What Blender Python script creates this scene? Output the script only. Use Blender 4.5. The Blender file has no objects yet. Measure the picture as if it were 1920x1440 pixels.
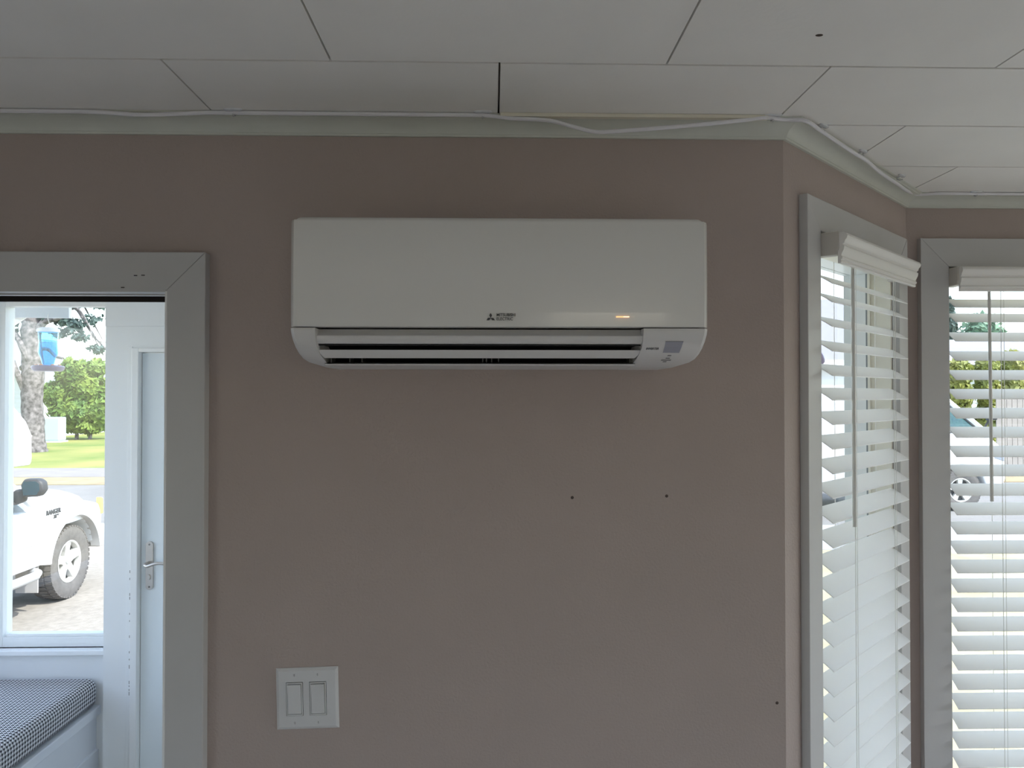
import bpy, bmesh, math, random
from mathutils import Vector, Matrix
random.seed(7)
SC = bpy.context.scene
COL = SC.collection
R = math.radians

# ------------------------------------------------------------------ camera
F, CX, CY = 1442.0, 960.0, 720.0            # focal length in pixels of the 1920x1440 frame
CAMZ, YAW, PITCH = 1.84, R(1.43), R(0.80)
cam_d = bpy.data.cameras.new('camera'); cam = bpy.data.objects.new('camera', cam_d); COL.objects.link(cam)
cam_d.sensor_width = 36.0; cam_d.sensor_fit = 'HORIZONTAL'; cam_d.lens = F / 1920.0 * 36.0
cam_d.clip_start = 0.02; cam_d.clip_end = 500
cam.location = (0, 0, CAMZ)
cam.rotation_euler = (math.pi / 2 + PITCH, 0, -YAW)
SC.camera = cam

def W(px, py, Y=None, X=None, Z=None):
    """the point in the place that pixel (px, py) looks at, on a plane of known Y, X or Z"""
    d = Vector(((px - CX) / F, -(py - CY) / F, -1.0))
    d.rotate(cam.rotation_euler)
    if Y is not None: t = Y / d.y
    elif X is not None: t = X / d.x
    else: t = (Z - CAMZ) / d.z
    return Vector((d.x * t, d.y * t, CAMZ + d.z * t))

# ------------------------------------------------------------------ sky, sun, exposure
SUN_TO = Vector((-0.77, 0.42, -1.0)).normalized()
w = bpy.data.worlds.new('sky'); SC.world = w; w.use_nodes = True
nt = w.node_tree; nt.nodes.clear()
sky = nt.nodes.new('ShaderNodeTexSky'); sky.sky_type = 'NISHITA'; sky.sun_disc = False
sky.sun_elevation = math.asin(-SUN_TO.z); sky.sun_rotation = math.atan2(-SUN_TO.x, -SUN_TO.y)
sky.altitude = 30; sky.air_density = 1.0; sky.dust_density = 1.1; sky.ozone_density = 1.0
bg = nt.nodes.new('ShaderNodeBackground'); bg.inputs[1].default_value = 0.31
wo = nt.nodes.new('ShaderNodeOutputWorld')
hs = nt.nodes.new('ShaderNodeHueSaturation'); hs.inputs['Saturation'].default_value = 0.74
nt.links.new(sky.outputs[0], hs.inputs['Color']); nt.links.new(hs.outputs[0], bg.inputs[0]); nt.links.new(bg.outputs[0], wo.inputs[0])
sl = bpy.data.lights.new('sun_offscreen', 'SUN'); sl.energy = 2.7; sl.angle = R(0.53); sl.color = (1.0, 0.97, 0.93)
sun = bpy.data.objects.new('sun_offscreen', sl); COL.objects.link(sun); sun.location = (8, -5, 12)
sun.rotation_euler = SUN_TO.to_track_quat('-Z', 'Y').to_euler()
SC.view_settings.view_transform = 'Standard'; SC.view_settings.look = 'None'
SC.view_settings.gamma = 1.0; SC.view_settings.use_curve_mapping = False
SC.view_settings.exposure = 1.45
SC.cycles.max_bounces = 14; SC.cycles.diffuse_bounces = 8; SC.cycles.transparent_max_bounces = 24

# ------------------------------------------------------------------ materials
MATS = {}
def mat(name, col, rough=0.5, metal=0.0, var=0.0, vscale=8.0, bump=0.0, bscale=120.0, spec=0.5, coat=0.0, emit=0.0, trans=0.0, col2=None, detail=4.0):
    if name in MATS: return MATS[name]
    m = bpy.data.materials.new(name); m.use_nodes = True; t = m.node_tree
    b = t.nodes['Principled BSDF']
    b.inputs['Base Color'].default_value = (*col, 1); b.inputs['Roughness'].default_value = rough
    b.inputs['Metallic'].default_value = metal; b.inputs['Specular IOR Level'].default_value = spec
    b.inputs['Coat Weight'].default_value = coat
    tc = t.nodes.new('ShaderNodeTexCoord')
    n1 = t.nodes.new('ShaderNodeTexNoise'); n1.inputs['Scale'].default_value = vscale; n1.inputs['Detail'].default_value = detail
    t.links.new(tc.outputs['Object'], n1.inputs['Vector'])
    rp = t.nodes.new('ShaderNodeValToRGB'); rp.color_ramp.elements[0].position = 0.3; rp.color_ramp.elements[1].position = 0.7
    c2 = col2 if col2 else tuple(min(1, c * (1 + var)) for c in col)
    c1 = col if col2 else tuple(c * (1 - var) for c in col)
    rp.color_ramp.elements[0].color = (*c1, 1); rp.color_ramp.elements[1].color = (*c2, 1)
    t.links.new(n1.outputs['Fac'], rp.inputs[0]); t.links.new(rp.outputs[0], b.inputs['Base Color'])
    if bump:
        n2 = t.nodes.new('ShaderNodeTexNoise'); n2.inputs['Scale'].default_value = bscale; n2.inputs['Detail'].default_value = 3
        t.links.new(tc.outputs['Object'], n2.inputs['Vector'])
        bp = t.nodes.new('ShaderNodeBump'); bp.inputs['Strength'].default_value = bump; bp.inputs['Distance'].default_value = 0.002
        t.links.new(n2.outputs['Fac'], bp.inputs['Height']); t.links.new(bp.outputs[0], b.inputs['Normal'])
    if emit:
        b.inputs['Emission Color'].default_value = (*col, 1); b.inputs['Emission Strength'].default_value = emit
    if trans:
        ts = t.nodes.new('ShaderNodeBsdfTranslucent'); t.links.new(rp.outputs[0], ts.inputs[0])
        mx = t.nodes.new('ShaderNodeMixShader'); mx.inputs[0].default_value = trans
        t.links.new(b.outputs[0], mx.inputs[1]); t.links.new(ts.outputs[0], mx.inputs[2])
        t.links.new(mx.outputs[0], t.nodes['Material Output'].inputs[0])
    MATS[name] = m; return m

def glass(name, tint=(0.96, 0.99, 0.98), ior=1.5):
    if name in MATS: return MATS[name]
    m = bpy.data.materials.new(name); m.use_nodes = True; t = m.node_tree; t.nodes.clear()
    tr = t.nodes.new('ShaderNodeBsdfTransparent'); tr.inputs[0].default_value = (*tint, 1)
    gl = t.nodes.new('ShaderNodeBsdfGlossy'); gl.inputs['Roughness'].default_value = 0.0
    lw = t.nodes.new('ShaderNodeLayerWeight'); lw.inputs[0].default_value = 0.5      # Schlick reflectance, the same from both sides
    pw = t.nodes.new('ShaderNodeMath'); pw.operation = 'POWER'; pw.inputs[1].default_value = 5.0
    fr = t.nodes.new('ShaderNodeMath'); fr.operation = 'MULTIPLY_ADD'; r0 = ((ior - 1) / (ior + 1)) ** 2
    fr.inputs[1].default_value = 1 - r0; fr.inputs[2].default_value = r0
    t.links.new(lw.outputs['Facing'], pw.inputs[0]); t.links.new(pw.outputs[0], fr.inputs[0])
    mx = t.nodes.new('ShaderNodeMixShader'); o = t.nodes.new('ShaderNodeOutputMaterial')
    t.links.new(fr.outputs[0], mx.inputs[0]); t.links.new(tr.outputs[0], mx.inputs[1]); t.links.new(gl.outputs[0], mx.inputs[2])
    t.links.new(mx.outputs[0], o.inputs[0]); MATS[name] = m; return m

WALL = mat('taupe_paint', (0.395, 0.328, 0.302), 0.62, var=0.03, vscale=3, bump=0.55, bscale=170)
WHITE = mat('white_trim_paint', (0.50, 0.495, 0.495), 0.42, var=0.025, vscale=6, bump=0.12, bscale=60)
CEILT = mat('ceiling_tile_paint', (0.84, 0.825, 0.80), 0.7, var=0.02, vscale=5, bump=0.15, bscale=90)
GROOVE = mat('tile_backing', (0.45, 0.42, 0.38), 0.8)
PLAST = mat('white_plastic', (0.71, 0.70, 0.68), 0.22, var=0.01, vscale=3, coat=0.25)
PLAST2 = mat('white_plastic_satin', (0.64, 0.63, 0.63), 0.4, var=0.01)
DARK = mat('dark_plastic', (0.025, 0.025, 0.027), 0.7, spec=.2)
INK = mat('grey_ink', (0.06, 0.06, 0.065), 0.6)
SLAT = mat('blind_slat', (0.93, 0.925, 0.92), 0.35, var=0.01, vscale=4, trans=0.45)
CORD = mat('blind_cord', (0.78, 0.77, 0.74), 0.7)
JAMB = mat('cream_jamb', (0.78, 0.75, 0.66), 0.5, var=0.02)
VINYL = mat('white_vinyl', (0.82, 0.84, 0.84), 0.3)
GASKET = mat('grey_gasket', (0.25, 0.27, 0.28), 0.5)
PORCH = mat('porch_white_paint', (0.84, 0.85, 0.85), 0.45, var=0.02, vscale=4, bump=0.1, bscale=50)
GLASS = glass('window_glass')
STEEL = mat('brushed_steel', (0.62, 0.58, 0.54), 0.35, metal=0.9)
OAK = mat('grey_plank_floor', (0.58, 0.55, 0.52), 0.4, var=0.12, vscale=6)
PALE = mat('pale_bounce_paint', (0.56, 0.54, 0.515), 0.6, var=0.03, vscale=3, bump=0.4, bscale=170)  # colour of the unseen walls, chosen for the light they bounce
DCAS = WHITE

# ------------------------------------------------------------------ mesh helpers
LOC = {}
def link(o, parent=None, local=False):
    COL.objects.link(o)
    if parent is not None:
        o.parent = parent
        if not local and parent.name in LOC: o.matrix_parent_inverse = Matrix.Translation(-LOC[parent.name])
    return o
def mesh(name, v, f, m, parent=None, smooth=False, local=False, bevel=0.0, seg=2, weld=False, recalc=True):
    me = bpy.data.meshes.new(name); bm = bmesh.new()
    vs = [bm.verts.new(p) for p in v]
    for q in f:
        try: bm.faces.new([vs[i] for i in q])
        except ValueError: pass
    if weld: bmesh.ops.remove_doubles(bm, verts=bm.verts, dist=1e-5)
    if recalc: bmesh.ops.recalc_face_normals(bm, faces=bm.faces)
    if bevel:
        ed = [e for e in bm.edges if len(e.link_faces) == 2 and e.calc_face_angle(0) > 0.5]
        bmesh.ops.bevel(bm, geom=ed, offset=bevel, segments=seg, profile=0.5, affect='EDGES', clamp_overlap=True)
    if smooth:
        for q in bm.faces: q.smooth = True
        for e in bm.edges:
            if len(e.link_faces) == 2 and e.calc_face_angle(0) > 0.7: e.smooth = False
    bm.to_mesh(me); bm.free(); me.materials.append(m)
    return link(bpy.data.objects.new(name, me), parent, local)
BOXF = [(0, 3, 2, 1), (4, 5, 6, 7), (0, 1, 5, 4), (1, 2, 6, 5), (2, 3, 7, 6), (3, 0, 4, 7)]
def boxv(lo, hi):
    (a, b, c), (d, e, f) = lo, hi
    return [(a, b, c), (d, b, c), (d, e, c), (a, e, c), (a, b, f), (d, b, f), (d, e, f), (a, e, f)]
def box(name, lo, hi, m, parent=None, bevel=0.0, local=False, smooth=False, seg=2):
    return mesh(name, boxv(lo, hi), BOXF, m, parent, smooth, local, bevel, seg)
def boxes(name, lst, m, parent=None, local=False):
    v, f = [], []
    for lo, hi in lst:
        k = len(v); v += boxv(lo, hi); f += [tuple(i + k for i in q) for q in BOXF]
    return mesh(name, v, f, m, parent, local=local)
def prism(name, poly, fn, d0, d1, m, parent=None, bevel=0.0, local=False, smooth=False, seg=2):
    """poly: 2-D points; fn(a, b, d) -> 3-D point"""
    n = len(poly)
    v = [fn(a, b, d0) for a, b in poly] + [fn(a, b, d1) for a, b in poly]
    f = [tuple(range(n)), tuple(range(2 * n - 1, n - 1, -1))] + [(i, (i + 1) % n, n + (i + 1) % n, n + i) for i in range(n)]
    return mesh(name, v, f, m, parent, smooth, local, bevel, seg)
def tube(name, pts, r, m, parent=None, n=10, local=False, cap=True):
    pts = [Vector(p) for p in pts]; rs = r if isinstance(r, (list, tuple)) else [r] * len(pts)
    v, f = [], []; up = Vector((0.123, 0.31, 0.94))
    for i, p in enumerate(pts):
        t = (pts[min(i + 1, len(pts) - 1)] - pts[max(i - 1, 0)]).normalized()
        a = t.cross(up)
        if a.length < 1e-3: a = t.cross(Vector((1, 0, 0)))
        a.normalize(); b = t.cross(a)
        for k in range(n):
            q = 2 * math.pi * k / n; v.append(p + (a * math.cos(q) + b * math.sin(q)) * rs[i])
    for i in range(len(pts) - 1):
        for k in range(n):
            f.append((i * n + k, i * n + (k + 1) % n, (i + 1) * n + (k + 1) % n, (i + 1) * n + k))
    if cap: f += [tuple(range(n - 1, -1, -1)), tuple(range((len(pts) - 1) * n, len(pts) * n))]
    return mesh(name, v, f, m, parent, True, local)
def lathe(name, prof, m, parent=None, n=32, fn=lambda x, y, z: (x, y, z), local=False, smooth=True):
    v, f = [], []; k = len(prof)
    for i in range(n):
        a = 2 * math.pi * i / n
        for r, z in prof: v.append(fn(r * math.cos(a), r * math.sin(a), z))
    for i in range(n):
        j = (i + 1) % n
        for q in range(k - 1): f.append((i * k + q, j * k + q, j * k + q + 1, i * k + q + 1))
    return mesh(name, v, f, m, parent, smooth, local, weld=True)
def spline(pts, sub=8):
    pts = [Vector(p) for p in pts]; out = []
    for i in range(len(pts) - 1):
        p0, p1, p2, p3 = pts[max(i - 1, 0)], pts[i], pts[i + 1], pts[min(i + 2, len(pts) - 1)]
        for s in range(sub):
            t = s / sub
            out.append(0.5 * ((2 * p1) + (p2 - p0) * t + (2 * p0 - 5 * p1 + 4 * p2 - p3) * t * t + (3 * p1 - p0 - 3 * p2 + p3) * t ** 3))
    return out + [pts[-1]]
def empty(name, loc, rz=0.0, scale=1.0):
    o = bpy.data.objects.new(name, None); COL.objects.link(o)
    o.location = loc; o.rotation_euler = (0, 0, rz); o.scale = (scale,) * 3; o.empty_display_size = 0.1
    LOC[o.name] = Vector(loc); return o
def tag(o, label, cat, group=None):
    o['label'] = label; o['category'] = cat
    if group: o['group'] = group
    return o
def struct(o): o['kind'] = 'structure'; return o
def text(name, body, size, m, parent, mtx, ext=0.0003, shear=0.0, bold=0.0):
    c = bpy.data.curves.new(name, 'FONT'); c.body = body; c.size = size; c.extrude = ext; c.shear = shear; c.offset = bold
    c.align_x = 'CENTER'; c.align_y = 'CENTER'; c.materials.append(m)
    tmp = bpy.data.objects.new(name + '_tmp', c); COL.objects.link(tmp)
    me = bpy.data.meshes.new_from_object(tmp.evaluated_get(bpy.context.evaluated_depsgraph_get()))
    bpy.data.objects.remove(tmp)
    me.transform(mtx)
    if not me.materials: me.materials.append(m)
    return link(bpy.data.objects.new(name, me), parent)
def copy_tree(o, parent=None):
    c = o.copy(); COL.objects.link(c); c.parent = parent
    for ch in list(o.children): copy_tree(ch, c)
    return c

# ================================================================== THE ROOM
YW, CEIL = 1.70, 2.446
A, B, C, D = Vector((0.650, 1.70)), Vector((1.262, 2.312)), Vector((2.75, 2.312)), Vector((3.362, 1.70))
XL, XR, YB = -2.4, 3.9, -3.2

def wall(name, p0, p1, th, z0, z1, holes, m):
    """inner face from p0 to p1 (room on the right hand side); the wall is th thick behind it"""
    p0, p1 = Vector(p0), Vector(p1); L = (p1 - p0).length; u = (p1 - p0) / L; n = Vector((-u.y, u.x))
    cuts = sorted({0.0, L, *[h[0] for h in holes], *[h[1] for h in holes]}); v, f = [], []
    def add(s0, s1, a, b):
        if s1 - s0 < 1e-4 or b - a < 1e-4: return
        k = len(v)
        for z in (a, b):
            for s, d in ((s0, 0), (s1, 0), (s1, th), (s0, th)):
                q = p0 + u * s + n * d; v.append((q.x, q.y, z))
        f.extend(tuple(i + k for i in q) for q in BOXF)
    for s0, s1 in zip(cuts, cuts[1:]):
        hs = sorted([h for h in holes if h[0] <= s0 + 1e-5 and h[1] >= s1 - 1e-5], key=lambda h: h[2]); z = z0
        for h in hs: add(s0, s1, z, h[2]); z = h[3]
        add(s0, s1, z, z1)
    return struct(mesh(name, v, f, m))

DZ = 2.063                                           # head of the doorway
DX1 = W(308, 900, Y=1.672).x; DX0 = DX1 - 0.84
WZ0, WZ1 = 0.50, W(1512, 362, Y=1.745).z - 0.076      # window openings
LA = (B - A).length
wf = wall('wall_front', (XL, YW), A, 0.14, 0, 2.60, [(DX0 - XL, DX1 - XL, 0, DZ + .06)], WALL)
WS0, WS1 = 0.158, 0.730
wall('wall_bay_side', A, B, 0.13, 0, 2.60, [(WS0, WS1, WZ0, WZ1)], WALL)
WX0 = W(1783, 900, Y=2.29).x; WX1 = 2.75 - (WX0 - B.x)
wall('wall_bay_front', B, C, 0.13, 0, 2.60, [(WX0 - B.x, WX1 - B.x, WZ0, WZ1)], WALL)
wall('wall_bay_far', C, D, 0.13, 0, 2.60, [(LA - WS1, LA - WS0, WZ0, WZ1)], WALL)
wall('wall_front_right', D, (XR, YW), 0.14, 0, 2.60, [], WALL)
wall('wall_right', (XR, YW), (XR, YB), 0.14, 0, 2.60, [(0.3, 1.6, 0.8, 2.1)], PALE)  # openings in these unseen walls are added, sized for the room's daylight
wall('wall_back', (XR, YB), (XL, YB), 0.14, 0, 2.60, [(2.5, 3.45, 0.02, 2.1)], PALE)
wall('wall_left', (XL, YB), (XL, YW), 0.14, 0, 2.60, [(1.4, 2.9, 0.8, 2.05)], PALE)
floor = struct(boxes('floor', [((XL - .2, YB - .2, -0.12), (XR + .2, 1.84, 0)), ((0.5, 1.84, -0.12), (3.5, 2.45, 0))], OAK))
ceil = struct(box('ceiling', (XL - .2, YB - .2, CEIL + 0.024), (XR + .2, 2.45, 2.62), GROOVE))

def clip(poly, a, b, c):
    out = []
    for i, p in enumerate(poly):
        q = poly[(i + 1) % len(poly)]; dp, dq = a * p[0] + b * p[1] - c, a * q[0] + b * q[1] - c
        if dp >= 0: out.append(p)
        if dp * dq < 0: t = dp / (dp - dq); out.append((p[0] + (q[0] - p[0]) * t, p[1] + (q[1] - p[1]) * t))
    return out
TW, TD, G = 0.6125, 0.305, 0.0019
X0T = W(936, 150, Z=CEIL).x
tile_me = None
def tilefn(a, b, d): return (a, b, d)
for k in range(-15, 2):
    y0 = YW + 0.002 + k * TD; y1 = y0 + TD
    off = X0T if k % 2 else X0T + TW / 2
    for i in range(-6, 8):
        x0 = off + i * TW; x1 = x0 + TW
        GY = .0030; poly = [(x0 + G, y0 + GY), (x1 - G, y0 + GY), (x1 - G, y1 - GY), (x0 + G, y1 - GY)]
        full = True
        for (a, b, c) in ((1, 0, XL), (-1, 0, -XR), (0, 1, YB)) + (((1, -1, A.x - A.y), (-1, -1, -D.x - D.y), (0, -1, -B.y)) if k >= 0 else ()):
            q = clip(poly, a, b, c)
            if q != poly: full = False
            poly = q
            if len(poly) < 3: break
        if len(poly) < 3: continue
        if full and tile_me:
            o = bpy.data.objects.new('ceiling_tile', tile_me); o.location = (x0, y0, 0); COL.objects.link(o); o.parent = ceil
        elif full:
            lp = [(a - x0, b - y0) for a, b in poly]
            o = prism('ceiling_tile', lp, tilefn, CEIL, CEIL + 0.025, CEILT, ceil)
            tile_me = o.data; o.location = (x0, y0, 0)
        else:
            prism('ceiling_tile', poly, tilefn, CEIL, CEIL + 0.025, CEILT, ceil)
p = W(1536, 66, Z=CEIL)
lathe('paint_chip', [(0, -.0006), (.004, -.0006), (.0046, 0.0003)], mat('chip_brown', (0.05, 0.035, 0.025), 0.8), ceil, 9, lambda x, y, z: (p.x + x * 1.5, p.y + y, CEIL + z))
for px, py in ((1073, 933), (1250, 930), (1457, 1318)):
    q = W(px, py, Y=YW)
    lathe('nail_hole', [(0, .0008), (.002, .0008), (.0036, 0)], mat('nail_dark', (0.07, 0.05, 0.045), 0.8), wf, 9, lambda x, y, z: (q.x + x, YW - z, q.z + y))

# crown moulding, mitred round the bay
path = [Vector((XL, YW)), A, B, C, D, Vector((XR, YW))]
def offs(n):
    out = []
    for i, p in enumerate(path):
        d0 = (path[i] - path[i - 1]).normalized() if i else None
        d1 = (path[i + 1] - path[i]).normalized() if i < len(path) - 1 else None
        n0 = Vector((d0.y, -d0.x)) if d0 else None; n1 = Vector((d1.y, -d1.x)) if d1 else None
        if n0 is None: out.append(p + n1 * n)
        elif n1 is None: out.append(p + n0 * n)
        else: m = (n0 + n1).normalized(); out.append(p + m * (n / m.dot(n0)))
    return out
CP = [(0, -.036), (.007, -.036), (.0085, -.032), (.010, -.0315), (.0125, -.026), (.019, -.018), (.030, -.0115), (.041, -.008), (.045, -.0075), (.046, -.004), (.051, -.003), (.052, 0), (0, 0)]
rows = [offs(n) for n, _ in CP]
CROWN = mat('crown_paint', (0.56, 0.575, 0.525), 0.38, var=0.03, vscale=12, bump=0.15, bscale=40)
for i in range(len(path) - 1):
    v = [(rows[k][i].x, rows[k][i].y, CEIL + CP[k][1]) for k in range(len(CP))] + [(rows[k][i + 1].x, rows[k][i + 1].y, CEIL + CP[k][1]) for k in range(len(CP))]
    n = len(CP)
    f = [(k, (k + 1) % n, n + (k + 1) % n, n + k) for k in range(n)] + [tuple(range(n)), tuple(range(2 * n - 1, n - 1, -1))]
    struct(mesh('trim_%d' % (i + 1), v, f, CROWN, smooth=True))
struct(box('trim_6', (W(938, 214, Y=1.645).x, YW - .060, CEIL - .0085), (W(1440, 214, Y=1.645).x, YW - .046, CEIL - .0005), mat('strip_cream', (0.70, 0.66, 0.56), .5), bevel=.001))

# doorway casing, mitred; head jamb and the dark track recess above the opening
CWD = W(308, 900, Y=1.672).x - W(381, 900, Y=1.672).x
cw = abs(CWD) + 0.002; CT = 0.028
dc = struct(empty('trim_7', (DX1, YW, 0)))
fn = lambda a, b, d: (a, d, b)
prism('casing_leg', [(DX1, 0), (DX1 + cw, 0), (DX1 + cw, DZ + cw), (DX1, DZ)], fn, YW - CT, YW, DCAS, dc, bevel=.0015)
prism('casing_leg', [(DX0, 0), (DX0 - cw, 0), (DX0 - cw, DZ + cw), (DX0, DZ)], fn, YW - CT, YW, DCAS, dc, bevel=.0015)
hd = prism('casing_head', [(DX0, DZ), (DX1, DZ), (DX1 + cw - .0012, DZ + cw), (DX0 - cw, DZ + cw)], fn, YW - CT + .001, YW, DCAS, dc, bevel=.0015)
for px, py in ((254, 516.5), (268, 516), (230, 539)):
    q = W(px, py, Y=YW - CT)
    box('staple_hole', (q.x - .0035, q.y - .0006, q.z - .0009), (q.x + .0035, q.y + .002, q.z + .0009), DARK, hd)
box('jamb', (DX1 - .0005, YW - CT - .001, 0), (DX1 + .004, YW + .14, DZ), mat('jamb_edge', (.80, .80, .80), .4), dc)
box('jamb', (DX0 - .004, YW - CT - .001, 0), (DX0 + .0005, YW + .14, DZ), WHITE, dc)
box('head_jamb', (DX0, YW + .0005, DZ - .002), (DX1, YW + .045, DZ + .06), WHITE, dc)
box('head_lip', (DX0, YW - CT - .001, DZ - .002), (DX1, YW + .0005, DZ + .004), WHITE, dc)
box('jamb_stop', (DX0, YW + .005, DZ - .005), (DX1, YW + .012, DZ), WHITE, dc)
STAIN = mat('dark_stain', (.030, .024, .022), .7, spec=.2)
tkr = box('door_track', (DX0, YW + .045, DZ + .050), (DX1, YW + .139, DZ + .06), STAIN, dc)
box('track_board', (DX0, YW + .128, DZ - .004), (DX1, YW + .139, DZ + .050), STAIN, tkr)

# ------------------------------------------------------------------ windows
def window(name, loc, rz, wd, z0, z1, cw=0.076, split=True):
    """local x along the wall, local y outward"""
    e = struct(empty(name, loc, rz)); L = True; g = lambda a, b, d: (a, d, b); T = 0.021
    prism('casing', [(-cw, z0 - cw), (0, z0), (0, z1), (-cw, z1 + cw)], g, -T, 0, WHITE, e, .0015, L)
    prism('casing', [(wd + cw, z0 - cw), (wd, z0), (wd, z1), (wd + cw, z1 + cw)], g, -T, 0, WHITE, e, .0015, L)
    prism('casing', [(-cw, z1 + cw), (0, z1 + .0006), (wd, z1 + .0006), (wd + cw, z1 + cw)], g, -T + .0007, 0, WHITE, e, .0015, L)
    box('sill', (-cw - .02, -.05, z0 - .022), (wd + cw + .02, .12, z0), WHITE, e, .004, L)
    for x0, x1 in ((0, .012), (wd - .012, wd)):
        box('jamb_liner', (x0, 0, z0), (x1, .055, z1), JAMB, e, 0, L)
    box('jamb_liner', (0, 0, z1 - .012), (wd, .055, z1), JAMB, e, 0, L)
    for x0, x1, dx in ((0.0, .022, 1), (wd - .022, wd, -1)):           # parting bead, gasket, outer frame
        box('stop_bead', (x0, .055, z0), (x1, .062, z1), JAMB, e, 0, L)
        box('gasket', (x0, .062, z0), (x1 + dx * .000, .0665, z1), GASKET, e, 0, L)
        box('frame', (x0, .0665, z0), (x1, .130, z1), VINYL, e, 0, L)
    box('frame', (0, .055, z1 - .03), (wd, .130, z1), VINYL, e, 0, L)
    box('frame', (0, .055, z0), (wd, .130, z0 + .03), VINYL, e, 0, L)
    box('glass_pane', (.02, .108, z0 + .03), (wd - .02, .111, z1 - .03), GLASS, e, 0, L)
    if split:
        box('sash_stile', (wd / 2 - .02, .098, z0 + .03), (wd / 2 + .02, .124, z1 - .03), VINYL, e, .002, L)
    else:
        for x in (.035, .042):
            pass
    return e
u45 = Vector((math.sqrt(.5), math.sqrt(.5)))
pa = A + u45 * WS0
window('window_1', (pa.x, pa.y, 0), R(45), WS1 - WS0, WZ0, WZ1, split=False)
window('window_2', (WX0, B.y, 0), 0, WX1 - WX0, WZ0, WZ1, W(1783, 900, Y=2.29).x - W(1730, 900, Y=2.29).x)
pc = C + Vector((1, -1)).normalized() * (LA - WS1)
window('window_4_unseen', (pc.x, pc.y, 0), R(-45), WS1 - WS0, WZ0, WZ1, split=False)  # unseen window, added for the daylight it lets into the bay

# ------------------------------------------------------------------ blinds
VP = [(.058, 0), (.064, 0), (.066, .003), (.0645, .008), (.068, .010), (.0685, .014), (.0655, .017), (.0665, .022), (.0715, .031), (.0725, .039), (.069, .0415),
      (.069, .0445), (.0725, .0465), (.074, .052), (.0785, .057), (.080, .063), (.077, .069), (.070, .0725), (.058, .0725)]
def blind(loc, rz, wd, label, wand_u, wand_z, ladders, tag_top):
    e = empty('window_blind', loc, rz); tag(e, label, 'blind', 'white slatted blinds in the bay'); L = True
    g = lambda a, b, d: (d, -a, b); zt = WZ1
    box('headrail', (.006, -.056, zt - .054), (wd - .006, .004, zt - .004), mat('headrail_cream', (.80, .78, .70), .45), e, .002, L)
    for x0 in (.001, wd - .029):
        prism('mounting_bracket', [(-.004, zt - .06), (.055, zt - .06), (.061, zt - .045), (.061, zt - .006), (-.004, zt - .006)], g, x0, x0 + .028, mat('bracket_grey', (.55, .52, .48), .5), e, .002, L)
    prism('valance', [(a, b + zt - .080) for a, b in VP], g, .006, wd - .004, mat('valance_white', (.78, .77, .75), .35, var=.01), e, 0, L, True)
    for x in (.08, wd - .1): box('valance_clip', (x, -.062, zt - .04), (x + .02, -.054, zt - .02), PLAST2, e, 0, L)
    # one slat: slightly crowned strip, room edge low
    tl = R(31.5); wS, tS, n = .0555, .0028, 6; prof = []
    for s in (1, -1):
        for k in range(n + 1):
            q = -wS / 2 + wS * (k if s > 0 else n - k) / n
            prof.append((q, .0016 * (1 - (2 * q / wS) ** 2) + s * tS / 2))
    prof = [(a * math.cos(tl) , a * -math.sin(tl) + b * math.cos(tl)) for a, b in prof]     # a: toward the room
    first = None; zn = 1.8275 + .0145
    js = list(range(-22, 6))
    for j in reversed(js):
        z = zn + .0577 * j - (.014 if j == 5 else 0)
        if z < WZ0 + .05: continue
        if first is None:
            o = prism('slat', [(a + .0204, b) for a, b in prof], g, .004, wd - .004, SLAT, e, 0, L, True); first = o.data
        else:
            o = bpy.data.objects.new('slat', first); link(o, e, True)
        o.location = (0, 0, z); low = z
    box('bottom_rail', (.004, -.044, low - .075), (wd - .004, .012, low - .055), SLAT, e, .003, L)
    top = zt - .05
    for u in ladders:
        for yy in (-.0445, .0045):
            tube('ladder_cord', [(u, yy, top), (u, yy, low - .06)], .0010, CORD, e, 5, L)
        tube('lift_cord', [(u + .008, -.0462, top), (u + .008, -.0462, low - .06)], .0008, CORD, e, 5, L)
    tube('tilt_wand', [(wand_u, -.051, wand_z[0]), (wand_u + .0015, -.0515, (wand_z[0] + wand_z[1]) / 2), (wand_u + .003, -.051, wand_z[1])], [.0044, .0046, .0050], mat('wand_white', (.60, .59, .57), .35), e, 12, L)
    tube('wand_hook', [(wand_u, -.051, wand_z[0] - .004), (wand_u, -.050, wand_z[0] + .012), (wand_u, -.045, wand_z[0] + .016)], .0016, STEEL, e, 6, L)
    return e
# where each wand hangs: pixel on the plane 75 mm in front of the wall
def along(px, n):
    r = (W(px, 740, Y=1.0).x); a = n * math.sqrt(.5)
    return ((A.y * r - A.x - a * (1 + r)) / (1 - r)) * math.sqrt(2)
wu = along(1600, .051); Yw = A.y + wu * math.sqrt(.5) - .036
b1 = blind((pa.x, pa.y, 0), R(45), WS1 - WS0, 'white slatted blind on the slanted bay wall beside the plaster corner', wu - WS0, (WZ1 - .066, W(1606, 988, Y=Yw).z), (.145, .442), True)
w2 = W(1857, 740, Y=2.261)
b2 = blind((WX0, B.y, 0), 0, WX1 - WX0, 'wide white slatted blind on the bay wall parallel to the air conditioner wall', W(1855, 600, Y=2.261).x - WX0, (WZ1 - .066, W(1866, 940, Y=2.261).z), (W(1879, 740, Y=2.265).x - WX0, WX1 - WX0 - .16), True)

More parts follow.
